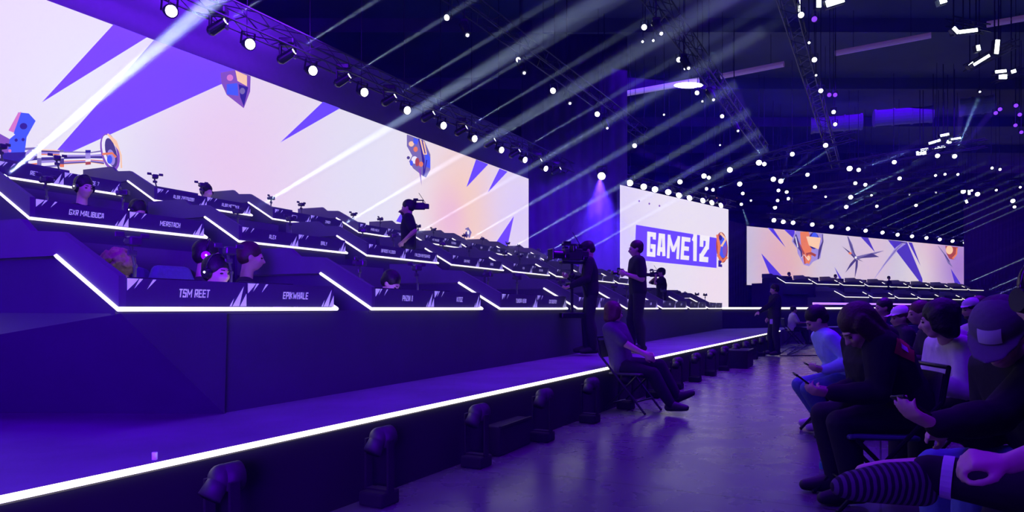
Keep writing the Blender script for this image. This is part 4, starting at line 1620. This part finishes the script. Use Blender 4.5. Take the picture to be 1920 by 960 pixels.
    if face:
        for e in (1, -1):
            bm = bmesh.new()
            ball(bm, HM @ V((.084, e * .032, -.004)), V((.010, .015, .007)) * s, 2, R3.to_4x4())
            bm.transform(T)
            link('eye', bm, 'eye', root, True)
            bm = bmesh.new()
            hull(bm, [(HM @ V((.094, e * .016, .020)), .004 * s), (HM @ V((.090, e * .045, .022)), .003 * s)])
            bm.transform(T)
            link('eyebrow', bm, hair[1] if hair else 'hair_dark', root, True)
    if cap:
        cm, badge = cap
        bm = bmesh.new()
        ball(bm, HM @ V((-.015, 0, .052)), V((.112, .093, .088)) * s, 3, R3.to_4x4())
        bmesh.ops.bisect_plane(bm, geom=bm.verts[:] + bm.edges[:] + bm.faces[:], plane_co=HM @ V((0, 0, .04)), plane_no=R3 @ V((0, 0, -1)), clear_outer=True)
        bmesh.ops.holes_fill(bm, edges=[e for e in bm.edges if e.is_boundary])
        for v in ball_brim(HM, R3, s):
            hull(bm, v)
        bm.transform(T)
        co = link('cap', voxel(bm, max(vox * .6, .005), 2), cm, root)
        if badge:
            bm = bmesh.new()
            pts = []
            for iy in range(7):
                for iz in range(5):
                    yy, zz_ = (iy / 6 - .5) * .075, .052 + iz / 4 * .05
                    xx = .117 * math.sqrt(max(0, 1 - ((yy) / .095) ** 2 - ((zz_ - .052) / .09) ** 2)) - .010
                    pts.append(bm.verts.new(T @ (HM @ V((xx, yy, zz_)))))
            for iy in range(6):
                for iz in range(4):
                    k = iy * 5 + iz
                    bm.faces.new((pts[k], pts[k + 5], pts[k + 6], pts[k + 1]))
            link('badge', bm, badge, co, True)
    if headset:
        bm = bmesh.new()
        prev = None
        for i in range(13):
            t = math.pi * i / 12
            p = HM @ V((-.01, .092 * math.cos(t), .0 + .135 * math.sin(t)))
            if prev is not None:
                hull(bm, [(prev, .011 * s), (p, .011 * s)])
            prev = p
        bm.transform(T)
        ho = link('headset', bm, 'black_gloss', root, True)
        for e in (1, -1):
            bm = bmesh.new()
            tube(bm, HM @ V((-.01, e * .078, -.01)), HM @ V((-.01, e * .108, -.01)), .044 * s, .038 * s, 16)
            bm.transform(T)
            link('ear_cup', bm, 'black_gloss', ho)
        bm = bmesh.new()
        ball(bm, HM @ V((-.01, -.110, -.005)), .010 * s, 1)
        bm.transform(T)
        link('indicator_light', bm, 'lens_dim', ho)
    return dict(root=root, wr=wr, el=el, kn=kn, an=an, hc=hc, HM=HM, R=R3, sh=shl, f=f, l=l, chest=chest, neck=neck, sp=sp, fw=fw, T=T, hip=hip, s=s)


def ball_brim(HM, R3, s):
    out = []
    for a in range(-3, 3):
        def P(t, r_):
            u = t / 3 * 1.15
            return HM @ V((-.015 + (.10 + r_) * math.cos(u), (.088 + r_ * .35) * math.sin(u), .048 - .012 * math.cos(u) * (1 if r_ else .2) * 1.5))
        out.append([(P(a, 0), .005 * s), (P(a + 1, 0), .005 * s), (P(a, .095 * max(.25, 1 - (abs(a) / 3) ** 2)), .004 * s), (P(a + 1, .095 * max(.25, 1 - (abs(a + 1) / 3) ** 2)), .004 * s)])
    return out


def phone(P, long, nrm, label, lit=False):
    """slab phone held at P"""
    R = frame(long, nrm)
    r = empty('phone', P)
    M4 = R.to_4x4()
    bm = bmesh.new()
    box(bm, (-.075, -.037, -.005), (.075, .037, .005), .004)
    box(bm, (.045, -.03, -.008), (.068, -.008, -.004), .002)
    bm.transform(M4)
    link('phone_body', bm, 'phone_case', r)
    bm = bmesh.new()
    box(bm, (-.071, -.033, .005), (.071, .033, .0056))
    bm.transform(M4)
    link('phone_screen', bm, 'screen_lit' if lit else 'black_gloss', r)
    return tag(r, label, 'phone')


def folding_chair(P, yaw, label, seatmat='black_paint', group='folding chairs'):
    """steel folding chair; the sitter faces local +x"""
    r = empty('folding_chair', P, yaw)
    bm = bmesh.new()
    box(bm, (-.20, -.20, .425), (.20, .20, .455), .014)
    link('seat', bm, seatmat, r)
    bm = bmesh.new()
    for i in range(8):
        t0, t1 = -1 + i / 4, -1 + (i + 1) / 4
        x0, x1 = -.285 - .03 * (1 - t0 * t0), -.285 - .03 * (1 - t1 * t1)
        slab(bm, [(x0, t0 * .2, .62), (x1, t1 * .2, .62), (x1 - .03, t1 * .2, .82), (x0 - .03, t0 * .2, .82)], (-.014, 0, 0))
    link('backrest', bm, 'black_paint', r)
    for sy in (-1, 1):
        y = sy * .225
        bm = bmesh.new()
        tube(bm, (.27, y, .012), (-.30, y, .66), .0135)
        tube(bm, (-.30, y, .66), (-.335, y, .86), .0135)
        ball(bm, (.27, y, .014), .018, 1)
        link('front_leg', bm, 'black_metal', r)
        bm = bmesh.new()
        tube(bm, (-.25, y * .9, .012), (.16, y * .9, .43), .0125)
        ball(bm, (-.25, y * .9, .014), .017, 1)
        link('rear_leg', bm, 'black_metal', r)
    bm = bmesh.new()
    tube(bm, (-.335, -.225, .86), (-.335, .225, .86), .0135)
    link('top_rail', bm, 'black_metal', r)
    bm = bmesh.new()
    tube(bm, (.16, -.225, .137), (.16, .225, .137), .010)
    link('crossbar', bm, 'black_metal', r)
    bm = bmesh.new()
    tube(bm, (-.17, -.2, .094), (-.17, .2, .094), .010)
    link('crossbar', bm, 'black_metal', r)
    return tag(r, label, 'chair', group)


def decal(name, target, root, c, ux, uy, m, parent, n=5, lift=.004, dirv=(0, 1, 0)):
    """cloth print lying on a garment: a small grid dropped onto its surface"""
    from mathutils.bvhtree import BVHTree
    me = target.data
    t = BVHTree.FromPolygons([v.co + root.location for v in me.vertices], [list(p.vertices) for p in me.polygons])
    dv = V(dirv).normalized()
    pts, fs = [], []
    for i in range(n + 1):
        for j in range(n + 1):
            p = V(c) + V(ux) * (i / n - .5) + V(uy) * (j / n - .5)
            hit = t.ray_cast(p - dv * .6, dv, 1.5)
            q = hit[0] - dv * lift if hit[0] else p
            pts.append(q - root.location)
    for i in range(n):
        for j in range(n):
            k = i * (n + 1) + j
            fs.append((k, k + 1, k + n + 2, k + n + 1))
    me = bpy.data.meshes.new(name)
    me.from_pydata([tuple(p) for p in pts], [], fs)
    return link(name, me, m, parent, True)


def child(p, name):
    return [c for c in p['root'].children if c.name.split('.')[0] == name][0]


Y180 = math.pi
# --- camera crew and staff on and around the stage
P = at(1106, 0, 10.3)
c1 = person('person in a dark cap and open jacket steering the big stabilised camera on stage', (P.x + .02, 10.3, .5 + .93), Y180 - .1, h=1.70, lean=4, base=.5, cap=('cloth_dark', None),
            hair=('short', 'hair_dark'), head=(8, 28), hands=[at(1070, 536, 10.05), at(1066, 520, 10.35)], top=('cloth_black', 'long'), bottom='cloth_dark', vox=.014,
            palm=[(0, .3, 1), (0, .3, 1)], curl=(1.0, 1.0), skin='skin_pale')
bm = bmesh.new()
hull(bm, [(c1['neck'] + c1['fw'] * .09 - UP * .02, .05), (c1['chest'] + c1['fw'] * .115 + UP * .02, .05), (c1['chest'] + c1['fw'] * .10 + UP * .08 - c1['l'] * .05, .05)])
bm.transform(c1['T'])
link('shirt_front', voxel(bm, .014, 3), 'cloth_pale', c1['root'])

P = at(1196, 0, 10.9)
c2 = person('person in a dark short-sleeved shirt holding a small camera before the centre screen', (P.x, 10.9, .5 + .97), Y180 + .12, h=1.78, lean=2, base=.5,
            hair=('short', 'hair_brown'), head=(0, 6), hands=[at(1174, 514, 10.75), at(1172, 512, 11.05)], top=('cloth_black', 'short'), bottom='cloth_dark', vox=.013,
            palm=[(0, 1, .2), (0, -1, .2)], curl=(.9, .9), skin='skin_pale')
P = at(1239, 0, 18.5)
c3 = person('person in a cap filming from the desk tier in front of the centre screen', (P.x + .02, 18.5, .5 + .98), Y180, h=1.78, base=.5, cap=('cloth_black', None), head=(0, 8),
            hands=[at(1230, 519, 18.35), at(1229, 520, 18.65)], top=('cloth_black', 'short'), bottom='cloth_black', vox=.018, fine=False, face=False, hair=('short', 'hair_dark'))
P = at(766, 0, 12.3)
c0 = person('person in black with a camera on the shoulder standing among the upper desks', (P.x, 12.3, 1.3 + 1.0), Y180, h=1.84, base=1.3, head=(0, 12), hair=('short', 'hair_dark'),
            hands=[at(757, 452, 12.1), at(753, 398, 12.45)], top=('cloth_black', 'short'), bottom='cloth_black', vox=.016, fine=False, face=False)
P = at(1453, 0, 17.4)
cm = person('person in dark clothes and white headset standing on the floor, arm held out', (P.x, 17.4, .99), Y180, h=1.82, base=0, head=(5, 12), hair=('short', 'hair_dark'), headset=True,
            hands=[at(1414, 592, 17.3), at(1440, 596, 17.6)], top=('cloth_black', 'long'), bottom='cloth_black', vox=.015, fine=True, curl=(.3, .5), palm=[(0, .4, -1), None], skin='skin_pale')
bm = bmesh.new()
p = at(1446, 603, 17.22)
box(bm, p - V((.035, .004, .06)), p + V((.035, .004, .06)), .004)
bm.transform(cm['T'])
link('badge_card', bm, 'cloth_cuff', cm['root'])


# --- cameras
def pro_camera(P, yaw, label, s=1.0, rig=True, antenna=True):
    r = empty('video_camera', P, yaw)
    S = Matrix.Scale(s, 4)

    def add(nm, bm, m, par=r):
        bm.transform(S)
        return link(nm, bm, m, par)
    bm = bmesh.new()
    box(bm, (-.17, -.07, -.08), (.12, .07, .09), .02)
    box(bm, (-.27, -.06, -.06), (-.165, .06, .06), .012)
    b = add('camera_body', bm, 'black_paint')
    bm = bmesh.new()
    tube(bm, (.115, 0, 0), (.27, 0, 0), .055, .062, 18)
    tube(bm, (.27, 0, 0), (.31, 0, 0), .066, .066, 18)
    box(bm, (.30, -.10, -.08), (.325, .10, .08), .008)
    l = add('lens', bm, 'black_gloss')
    bm = bmesh.new()
    tube(bm, (-.12, 0, .09), (-.12, 0, .15), .013)
    tube(bm, (.1, 0, .09), (.1, 0, .15), .013)
    tube(bm, (-.14, 0, .15), (.14, 0, .15), .016)
    box(bm, (.0, -.02, .16), (.12, .02, .2), .01)
    add('handle', bm, 'black_metal')
    bm = bmesh.new()
    box(bm, (.02, .08, .03), (.06, .22, .12), .01)
    add('viewfinder', bm, 'black_gloss')
    if antenna:
        bm = bmesh.new()
        tube(bm, (-.2, .02, .06), (-.02, .02, .33), .006)
        add('antenna', bm, 'black_metal')
    if rig:
        bm = bmesh.new()
        box(bm, (-.2, -.06, -.13), (.16, .06, -.09), .01)
        tube(bm, (-.02, 0, -.1), (-.02, 0, -.85), .022, seg=12)
        ball(bm, (-.02, 0, -.3), .05, 2)
        box(bm, (-.2, -.05, -.92), (.16, .05, -.84), .015)
        tube(bm, (-.02, 0, -.36), (-.14, .12, -.44), .018)
        tube(bm, (-.14, .12, -.44), (-.26, .02, -.62), .02)
        add('stabiliser_post', bm, 'black_metal')
        bm = bmesh.new()
        box(bm, (-.02, -.16, -.50), (.01, .02, -.40), .006)
        q = add('rig_monitor', bm, 'black_gloss')
        bm = bmesh.new()
        box(bm, (-.024, -.15, -.49), (-.0205, .01, -.41))
        add('monitor_face', bm, 'screen_lit', q)
        for a, b_, c in ((-.1, .09, .12), (.05, -.085, .1), (-.2, .07, -.05), (.1, .09, -.03), (-.24, -.05, .09)):
            bm = bmesh.new()
            box(bm, (a - .04, b_ - .025, c - .03), (a + .04, b_ + .025, c + .03), .01)
            add('transmitter_box', bm, 'black_gloss')
    return tag(r, label, 'camera')


pro_camera(at(1070, 478, 10.1), Y180 + .35, 'large broadcast camera on a stabiliser post with antenna, held on the stage', 1.0)
pro_camera(at(1163, 512, 10.9), Y180 + .2, 'small handheld camera held by the operator in the short-sleeved shirt', .42, rig=False, antenna=False)
pro_camera(at(1225, 515, 18.5), Y180, 'compact camera silhouetted against the centre screen', .75, rig=False)
pro_camera(at(784, 387, 12.45), Y180, 'shoulder camera silhouetted against the main screen', .72, rig=False, antenna=True)

# --- seated steward by the stage edge
YS = math.radians(-35)
st = person('person in grey top with reddish hair, slouched on a folding chair by the stage', (1.30, 8.20, .53), YS, h=1.68, lean=-12, head=(52, 8), hair=('bob', 'hair_red'),
            top=('cloth_mid', 'short'), bottom='cloth_black', shoes='shoe_dark', feet=[(1.90, 7.98, .19), (1.80, 7.84, .11)],
            knee=[(.3, 0, 1), (.3, 0, 1), [(.75, -.35, .45), (.7, -.5, .1)]], hands=[(1.60, 8.20, .66), (1.55, 8.05, .66)], vox=.011, skin='skin_pale', curl=(.6, .6))
folding_chair((1.40, 8.13, 0), YS, 'black folding chair under the steward at the stage edge')
P = at(1484, 0, 23)
person('person in pale shirt seated on a chair beyond the standing man', (P.x, 23, .52), -.1, h=1.7, lean=6, head=(0, 5), hair=('short', 'hair_dark'), top=('cloth_pale', 'short'),
       bottom='cloth_dark', feet=[(P.x + .52, 22.95, .1), (P.x + .45, 22.8, .09)], hands=[(P.x + .42, 23.1, .72), (P.x + .40, 22.85, .72)], vox=.02, fine=False, face=False)
folding_chair((P.x + .04, 23, 0), -.1, 'black folding chair beyond the standing man')

# --- audience at the right, front row facing the stage
YA = Y180 - .12
a3 = person('person in light blue jacket and jeans bent over a phone, front audience row', (3.22, 6.62, .53), YA, h=1.72, lean=30, head=(0, 35), hair=('short', 'hair_dark'), top=('cloth_blue', 'long'),
            bottom='denim', shoes='shoe_pale', skin='skin_pale', feet=[(3.02, 6.62, .10), (3.06, 6.86, .10)], hands=[at(1545, 694, 6.42), at(1546, 692, 6.62)], vox=.010, curl=(.7, .7), grip=(1, 1),
            handdir=[(-1, .1, .15), (-1, -.2, .15)], palm=[(.2, .6, .8), (.2, -.6, .8)])
phone(at(1521, 689, 6.5), (-.75, 0, .55), (.6, -.1, .8), 'dark phone held by the person in the light blue jacket')
folding_chair((3.10, 6.60, 0), YA, 'black folding chair under the person in the light blue jacket')

a2 = person('person in black hoodie with brown hair hunched over a phone, orange back print', (2.43, 4.28, .56), YA, h=1.80, lean=27, head=(6, 42), hair=('long', 'hair_brown'),
            top=('cloth_black', 'long'), bottom='cloth_dark', skin='skin_pale', hood=True, girth=1.42, feet=[(2.08, 4.22, .09), (2.10, 4.5, .09)], neckl=(2.085, 4.18, 1.085),
            hands=[at(1556, 737, 4.12), at(1560, 735, 4.30)], vox=.009, curl=(.75, .75), grip=(1, 1), handdir=[(-1, .15, .12), (-1, -.25, .12)], palm=[(.15, .55, .8), (.15, -.7, .7)])
phone(at(1508, 714, 4.18), (-.8, .05, .6), (.6, -.15, .8), 'dark phone held by the person in the black hoodie')
jk = child(a2, 'jacket')
decal('back_print', jk, a2['root'], at(1692, 652, 4.1), (.15, 0, -.06), (.04, 0, .11), 'cloth_orange', jk)
decal('back_print', jk, a2['root'], at(1690, 651, 4.1), (.05, 0, -.03), (.01, 0, .03), 'cloth_cuff', jk, lift=.007)
folding_chair((2.2, 4.24, 0), YA, 'folding chair with blue padded seat under the person in the black hoodie', 'pad_blue')

a4 = person('person with dark bob hair in pale hoodie, second audience row', (3.16, 4.72, .52), YA, h=1.74, lean=22, head=(-28, 10), hair=('bob', 'hair_dark'), top=('cloth_pale', 'long'), bottom='cloth_dark',
            skin='skin_pale', hood=True, feet=[(2.72, 4.65, .09), (2.75, 4.95, .09)], hands=[(2.72, 4.6, .72), (2.72, 4.85, .72)], vox=.010, neckl=(2.80, 4.56, 1.125), girth=1.1)
folding_chair((3.14, 4.70, 0), YA, 'black folding chair under the person with dark bob hair')

a1 = person('person in grey cap with pale badge looking down at a phone, nearest but one', (2.24, 2.78, .54), YA, h=1.78, lean=27, head=(46, 42), hair=('short', 'hair_dark'), cap=('cap_cloth', 'cloth_cuff'),
            top=('cloth_black', 'long'), bottom='denim', skin='skin_pale', feet=[(1.78, 2.72, .09), (1.85, 3.0, .09)], neckl=(1.845, 2.62, 1.10),
            hands=[at(1752, 797, 2.50), (1.80, 2.85, .70)], vox=.008, curl=(.45, .6), grip=(1, 0), handdir=[(-.86, 0, .42), (-1, -.2, 0)], palm=[(.42, .25, .86), None],
            elbow=[(.2, -.3, -1), None])
phone(at(1712, 764, 2.53), (-.8, .0, .55), (.5, .2, .84), 'dark phone held in the raised hand below the grey cap')
folding_chair((2.18, 2.76, 0), YA, 'black folding chair under the person in the grey cap')

# nearest person, cut by the right edge
mat('sock_knit', (.20, .17, .26), .95)
m = MATS['sock_knit']
nt = m.node_tree
tc = nt.nodes.new('ShaderNodeTexCoord')
wv = nt.nodes.new('ShaderNodeTexWave')
wv.bands_direction = 'X'
wv.inputs['Scale'].default_value = 15
wv.inputs['Distortion'].default_value = .25
nt.links.new(tc.outputs['Object'], wv.inputs['Vector'])
rp = nt.nodes.new('ShaderNodeValToRGB')
rp.color_ramp.elements[0].position = .42
rp.color_ramp.elements[0].color = (.012, .012, .014, 1)
rp.color_ramp.elements[1].position = .58
rp.color_ramp.elements[1].color = (.10, .08, .12, 1)
nt.links.new(wv.outputs['Color'], rp.inputs['Fac'])
nt.links.new(rp.outputs['Color'], nt.nodes['Principled BSDF'].inputs['Base Color'])
an0 = at(1742, 888, 2.2)
a0 = person('nearest person in black with a striped sock, legs crossed, at the right edge', (2.10, 2.12, .55), Y180 - .05, h=1.80, lean=25, head=(-88, 8), hair=('short', 'hair_dark'), headset=True,
            top=('cloth_black', 'short'), bottom='cloth_black', skin='skin_pale', feet=[an0, (1.55, 2.38, .09)], knee=[(.1, -1, .1), (-.6, .2, 1), [(-1, .0, -.10), None]], sock=(True, False),
            neckl=(1.735, 2.24, 1.235), hands=[at(1856, 884, 1.93), at(1890, 880, 2.2)], vox=.008, curl=(1.15, .9), handdir=[(-1, .25, .1), (-1, -.3, -.1)], palm=[(0, .5, -1), (0, -.3, -1)],
            elbow=[(.4, -1, -.3), None])
d_, u_ = V((-1, 0, -.08)).normalized(), V((0, 0, 1))
bm = bmesh.new()
hull(bm, [(an0 + V((-.03, 0, -.015)), .056), (an0 + d_ * .13 + V((0, 0, -.015)), .062), (an0 + d_ * .24 + V((0, 0, -.02)), .050), (an0 + d_ * .28 + V((0, 0, -.02)), .034), (an0 + V((-.02, 0, -.06)), .045)])
so = link('sock', voxel(bm, .007, 4), 'sock_knit')
so.data.transform(a0['T'])
so.parent = a0['root']
bm = bmesh.new()
sh = (a0['kn'][0] - an0).normalized()
tube(bm, an0 + sh * .035, an0 + sh * .065, .066, .068, 24)
bm.transform(a0['T'])
link('sock_cuff', bm, 'cloth_cuff', so)
bm = bmesh.new()
ax = (a0['el'][0] - a0['sh'][0]).normalized()
pc = a0['sh'][0] + ax * .2
tube(bm, pc, pc + ax * .022, .083, .081, 24)
bm.transform(a0['T'])
link('sleeve_stripe', bm, 'cloth_cuff', child(a0, 'shirt'))
folding_chair((2.04, 2.14, 0), Y180 - .05, 'black folding chair under the nearest person')

# further rows, small
far = [((5.42, 8.0), (5.30, 8.0, 1.19), 'person with pale backward cap and beard in the rear audience', 'hair_dark', 'cloth_grey', ('cloth_grey', None), 180),
       ((6.0, 8.8), (5.90, 8.8, 1.23), 'person with short dark hair behind the bearded audience member', 'hair_brown', 'cloth_dark', None, 0),
       ((4.98, 9.2), (4.92, 9.2, 1.21), 'person with dark hair sitting in the rear audience, nearest the far strip light', 'hair_dark', 'cloth_dark', None, 20),
       ((4.36, 7.6), (4.26, 7.6, 1.10), 'person with reddish hair and pale cap in the rear audience', 'hair_red', 'cloth_dark', ('cloth_pale', None), 0),
       ((4.35, 7.0), (4.16, 7.1, 1.15), 'person in profile between the reddish hair and the dark bob', 'hair_red', 'cloth_dark', None, 0)]
for i, ((x, y), hc, lab, hr, tp, cp, hy) in enumerate(far):
    person(lab, (x, y, .50), YA, h=1.7, lean=12, head=(0 if cp and hy == 180 else hy * .3, 8), hair=('short', hr), cap=None if not cp else cp, top=(tp, 'long'), bottom='cloth_dark', neckl=hc,
           feet=[(x - .42, y - .1, .09), (x - .42, y + .12, .09)], hands=[(x - .4, y - .12, .7), (x - .4, y + .12, .7)], vox=.016, fine=False, face=True, beard='hair_dark' if hy == 180 else None)
    folding_chair((x - .03, y, 0), YA, 'black folding chair under the ' + lab.split(' in the')[0].split(' sitting')[0])

# --- players behind the desks
YP = math.atan2(-RN.y, -RN.x)


def gaming_chair(P, yaw, label, shell='pad_blue'):
    r = empty('gaming_chair', P, yaw)
    bm = bmesh.new()
    box(bm, (-.25, -.26, .24), (.25, .26, .34), .04)
    link('seat', bm, 'black_paint', r)
    bm = bmesh.new()
    hull(bm, [(V((-.27, .2, .38)), .05), (V((-.27, -.2, .38)), .05), (V((-.34, .22, .75)), .05), (V((-.34, -.22, .75)), .05), (V((-.36, .12, .98)), .05), (V((-.36, -.12, .98)), .05)])
    link('backrest', bm, shell, r, True)
    bm = bmesh.new()
    tube(bm, (0, 0, .05), (0, 0, .25), .03)
    for i in range(5):
        t = i * 1.2566
        tube(bm, (0, 0, .07), (.28 * math.cos(t), .28 * math.sin(t), .035), .022, .016)
    link('base', bm, 'black_metal', r)
    return tag(r, label, 'chair', 'gaming chairs')


pl = [((-2.21, 5.20, 1.47), YP, 'player with headset and moustache peering over the near lowest tier desk', 'short', 'hair_dark', True, 6, 0, .5, True),
      ((-2.54, 5.80, 1.64), .35, 'player in profile with headphones behind the moustached player', 'short', 'hair_dark', True, 8, 0, .5, True),
      ((-2.27, 6.05, 1.65), .35, 'player in profile with short hair, right of the headphones profile', 'short', 'hair_brown', False, 8, 0, .5, True),
      ((-2.80, 4.92, 1.46), YP, 'player with fair curly hair bowed at the leftmost lowest tier seat', 'curly', 'hair_fair', False, 40, 0, .5, False),
      ((-4.70, 7.62, 2.53), YP, 'player with dark cap-like hair and headset at the leftmost middle tier desk', 'short', 'hair_dark', True, 10, 0, 1.3, True),
      ((-4.45, 8.25, 2.36), YP, 'player bowed low in headset at the right seat of the leftmost middle desk', 'short', 'hair_dark', True, 30, 0, 1.3, False),
      ((-5.10, 11.6, 3.15), YP, 'player with headset silhouetted against the screen in the top tier', 'short', 'hair_dark', True, 10, 0, 2.04, False),
      ((-1.25, 7.20, 1.46), YP, 'player with dark hair bowed at the second lowest tier desk', 'short', 'hair_dark', False, 35, 0, .5, True)]
for hc, yaw, lab, hs, hm, hset, pitch, _, fl_, fc in pl:
    f = V((math.cos(yaw), math.sin(yaw), 0))
    l = V((-f.y, f.x, 0))
    hc = V(hc)
    pel = hc - UP * .72 - f * .12
    person(lab.replace('player', 'person', 1), pel, yaw, h=1.72, lean=8, head=(0, pitch), hair=(hs, hm), headset=hset, top=('cloth_dark', 'short'), bottom='cloth_dark', neckl=hc,
           feet=[V((pel.x, pel.y, fl_ + .09)) + f * .35 + l * .1, V((pel.x, pel.y, fl_ + .09)) + f * .35 - l * .1],
           hands=[hc - UP * .42 + f * .30 + l * .12, hc - UP * .42 + f * .30 - l * .12], vox=.012, fine=False, face=fc, group='players at the desks', skin='skin_pale',
           beard=None)
    gaming_chair((pel.x - f.x * .02, pel.y - f.y * .02, fl_ + .0), yaw, 'chair of the ' + lab.replace('player', 'person', 1).split(' at ')[0].split(' peering')[0].split(' against')[0],
                 'pad_blue' if 'moustache' in lab or 'second' in lab else 'black_paint')
for i, (x, y) in enumerate([(1480, 514), (1567, 518), (1667, 521)]):
    P = at(x, y, 41.5 + 2.2 * i * 1.1)
    person('person silhouetted against the far screen behind its upper desks, %s from left' % ORD[i + 1], P - UP * .72, -1.0, h=1.75, head=(0, 5), hair=('short', 'hair_dark'), top=('cloth_black', 'long'),
           bottom='cloth_black', neckl=P, feet=[P - UP * 1.1 + V((.3, -.2, 0)), P - UP * 1.1 + V((.2, -.3, 0))], vox=.03, fine=False, face=False, group='far players')

# bottle on the floor
P = at_z(1546, 903, 0)
r = empty('water_bottle', (P.x, P.y, 0))
bm = bmesh.new()
prof = [(.030, 0), (.034, .01), (.034, .06), (.031, .075), (.034, .09), (.034, .13), (.030, .155), (.014, .19), (.013, .205)]
for (r0, z0), (r1, z1) in zip(prof[:-1], prof[1:]):
    c0 = [bm.verts.new((r0 * math.cos(i * math.pi / 10), r0 * math.sin(i * math.pi / 10), z0)) for i in range(20)]
    c1_ = [bm.verts.new((r1 * math.cos(i * math.pi / 10), r1 * math.sin(i * math.pi / 10), z1)) for i in range(20)]
    for i in range(20):
        bm.faces.new((c0[i], c0[(i + 1) % 20], c1_[(i + 1) % 20], c1_[i]))
bmesh.ops.remove_doubles(bm, verts=bm.verts, dist=1e-5)
link('bottle_shell', bm, 'bottle_plastic', r, True)
bm = bmesh.new()
tube(bm, (0, 0, .09), (0, 0, .132), .0348, seg=20)
link('bottle_label', bm, 'bottle_label', r)
bm = bmesh.new()
tube(bm, (0, 0, .203), (0, 0, .222), .0155, seg=16)
link('bottle_cap', bm, 'cloth_cuff', r)
tag(r, 'clear water bottle with teal label on the floor below the black hoodie', 'bottle')
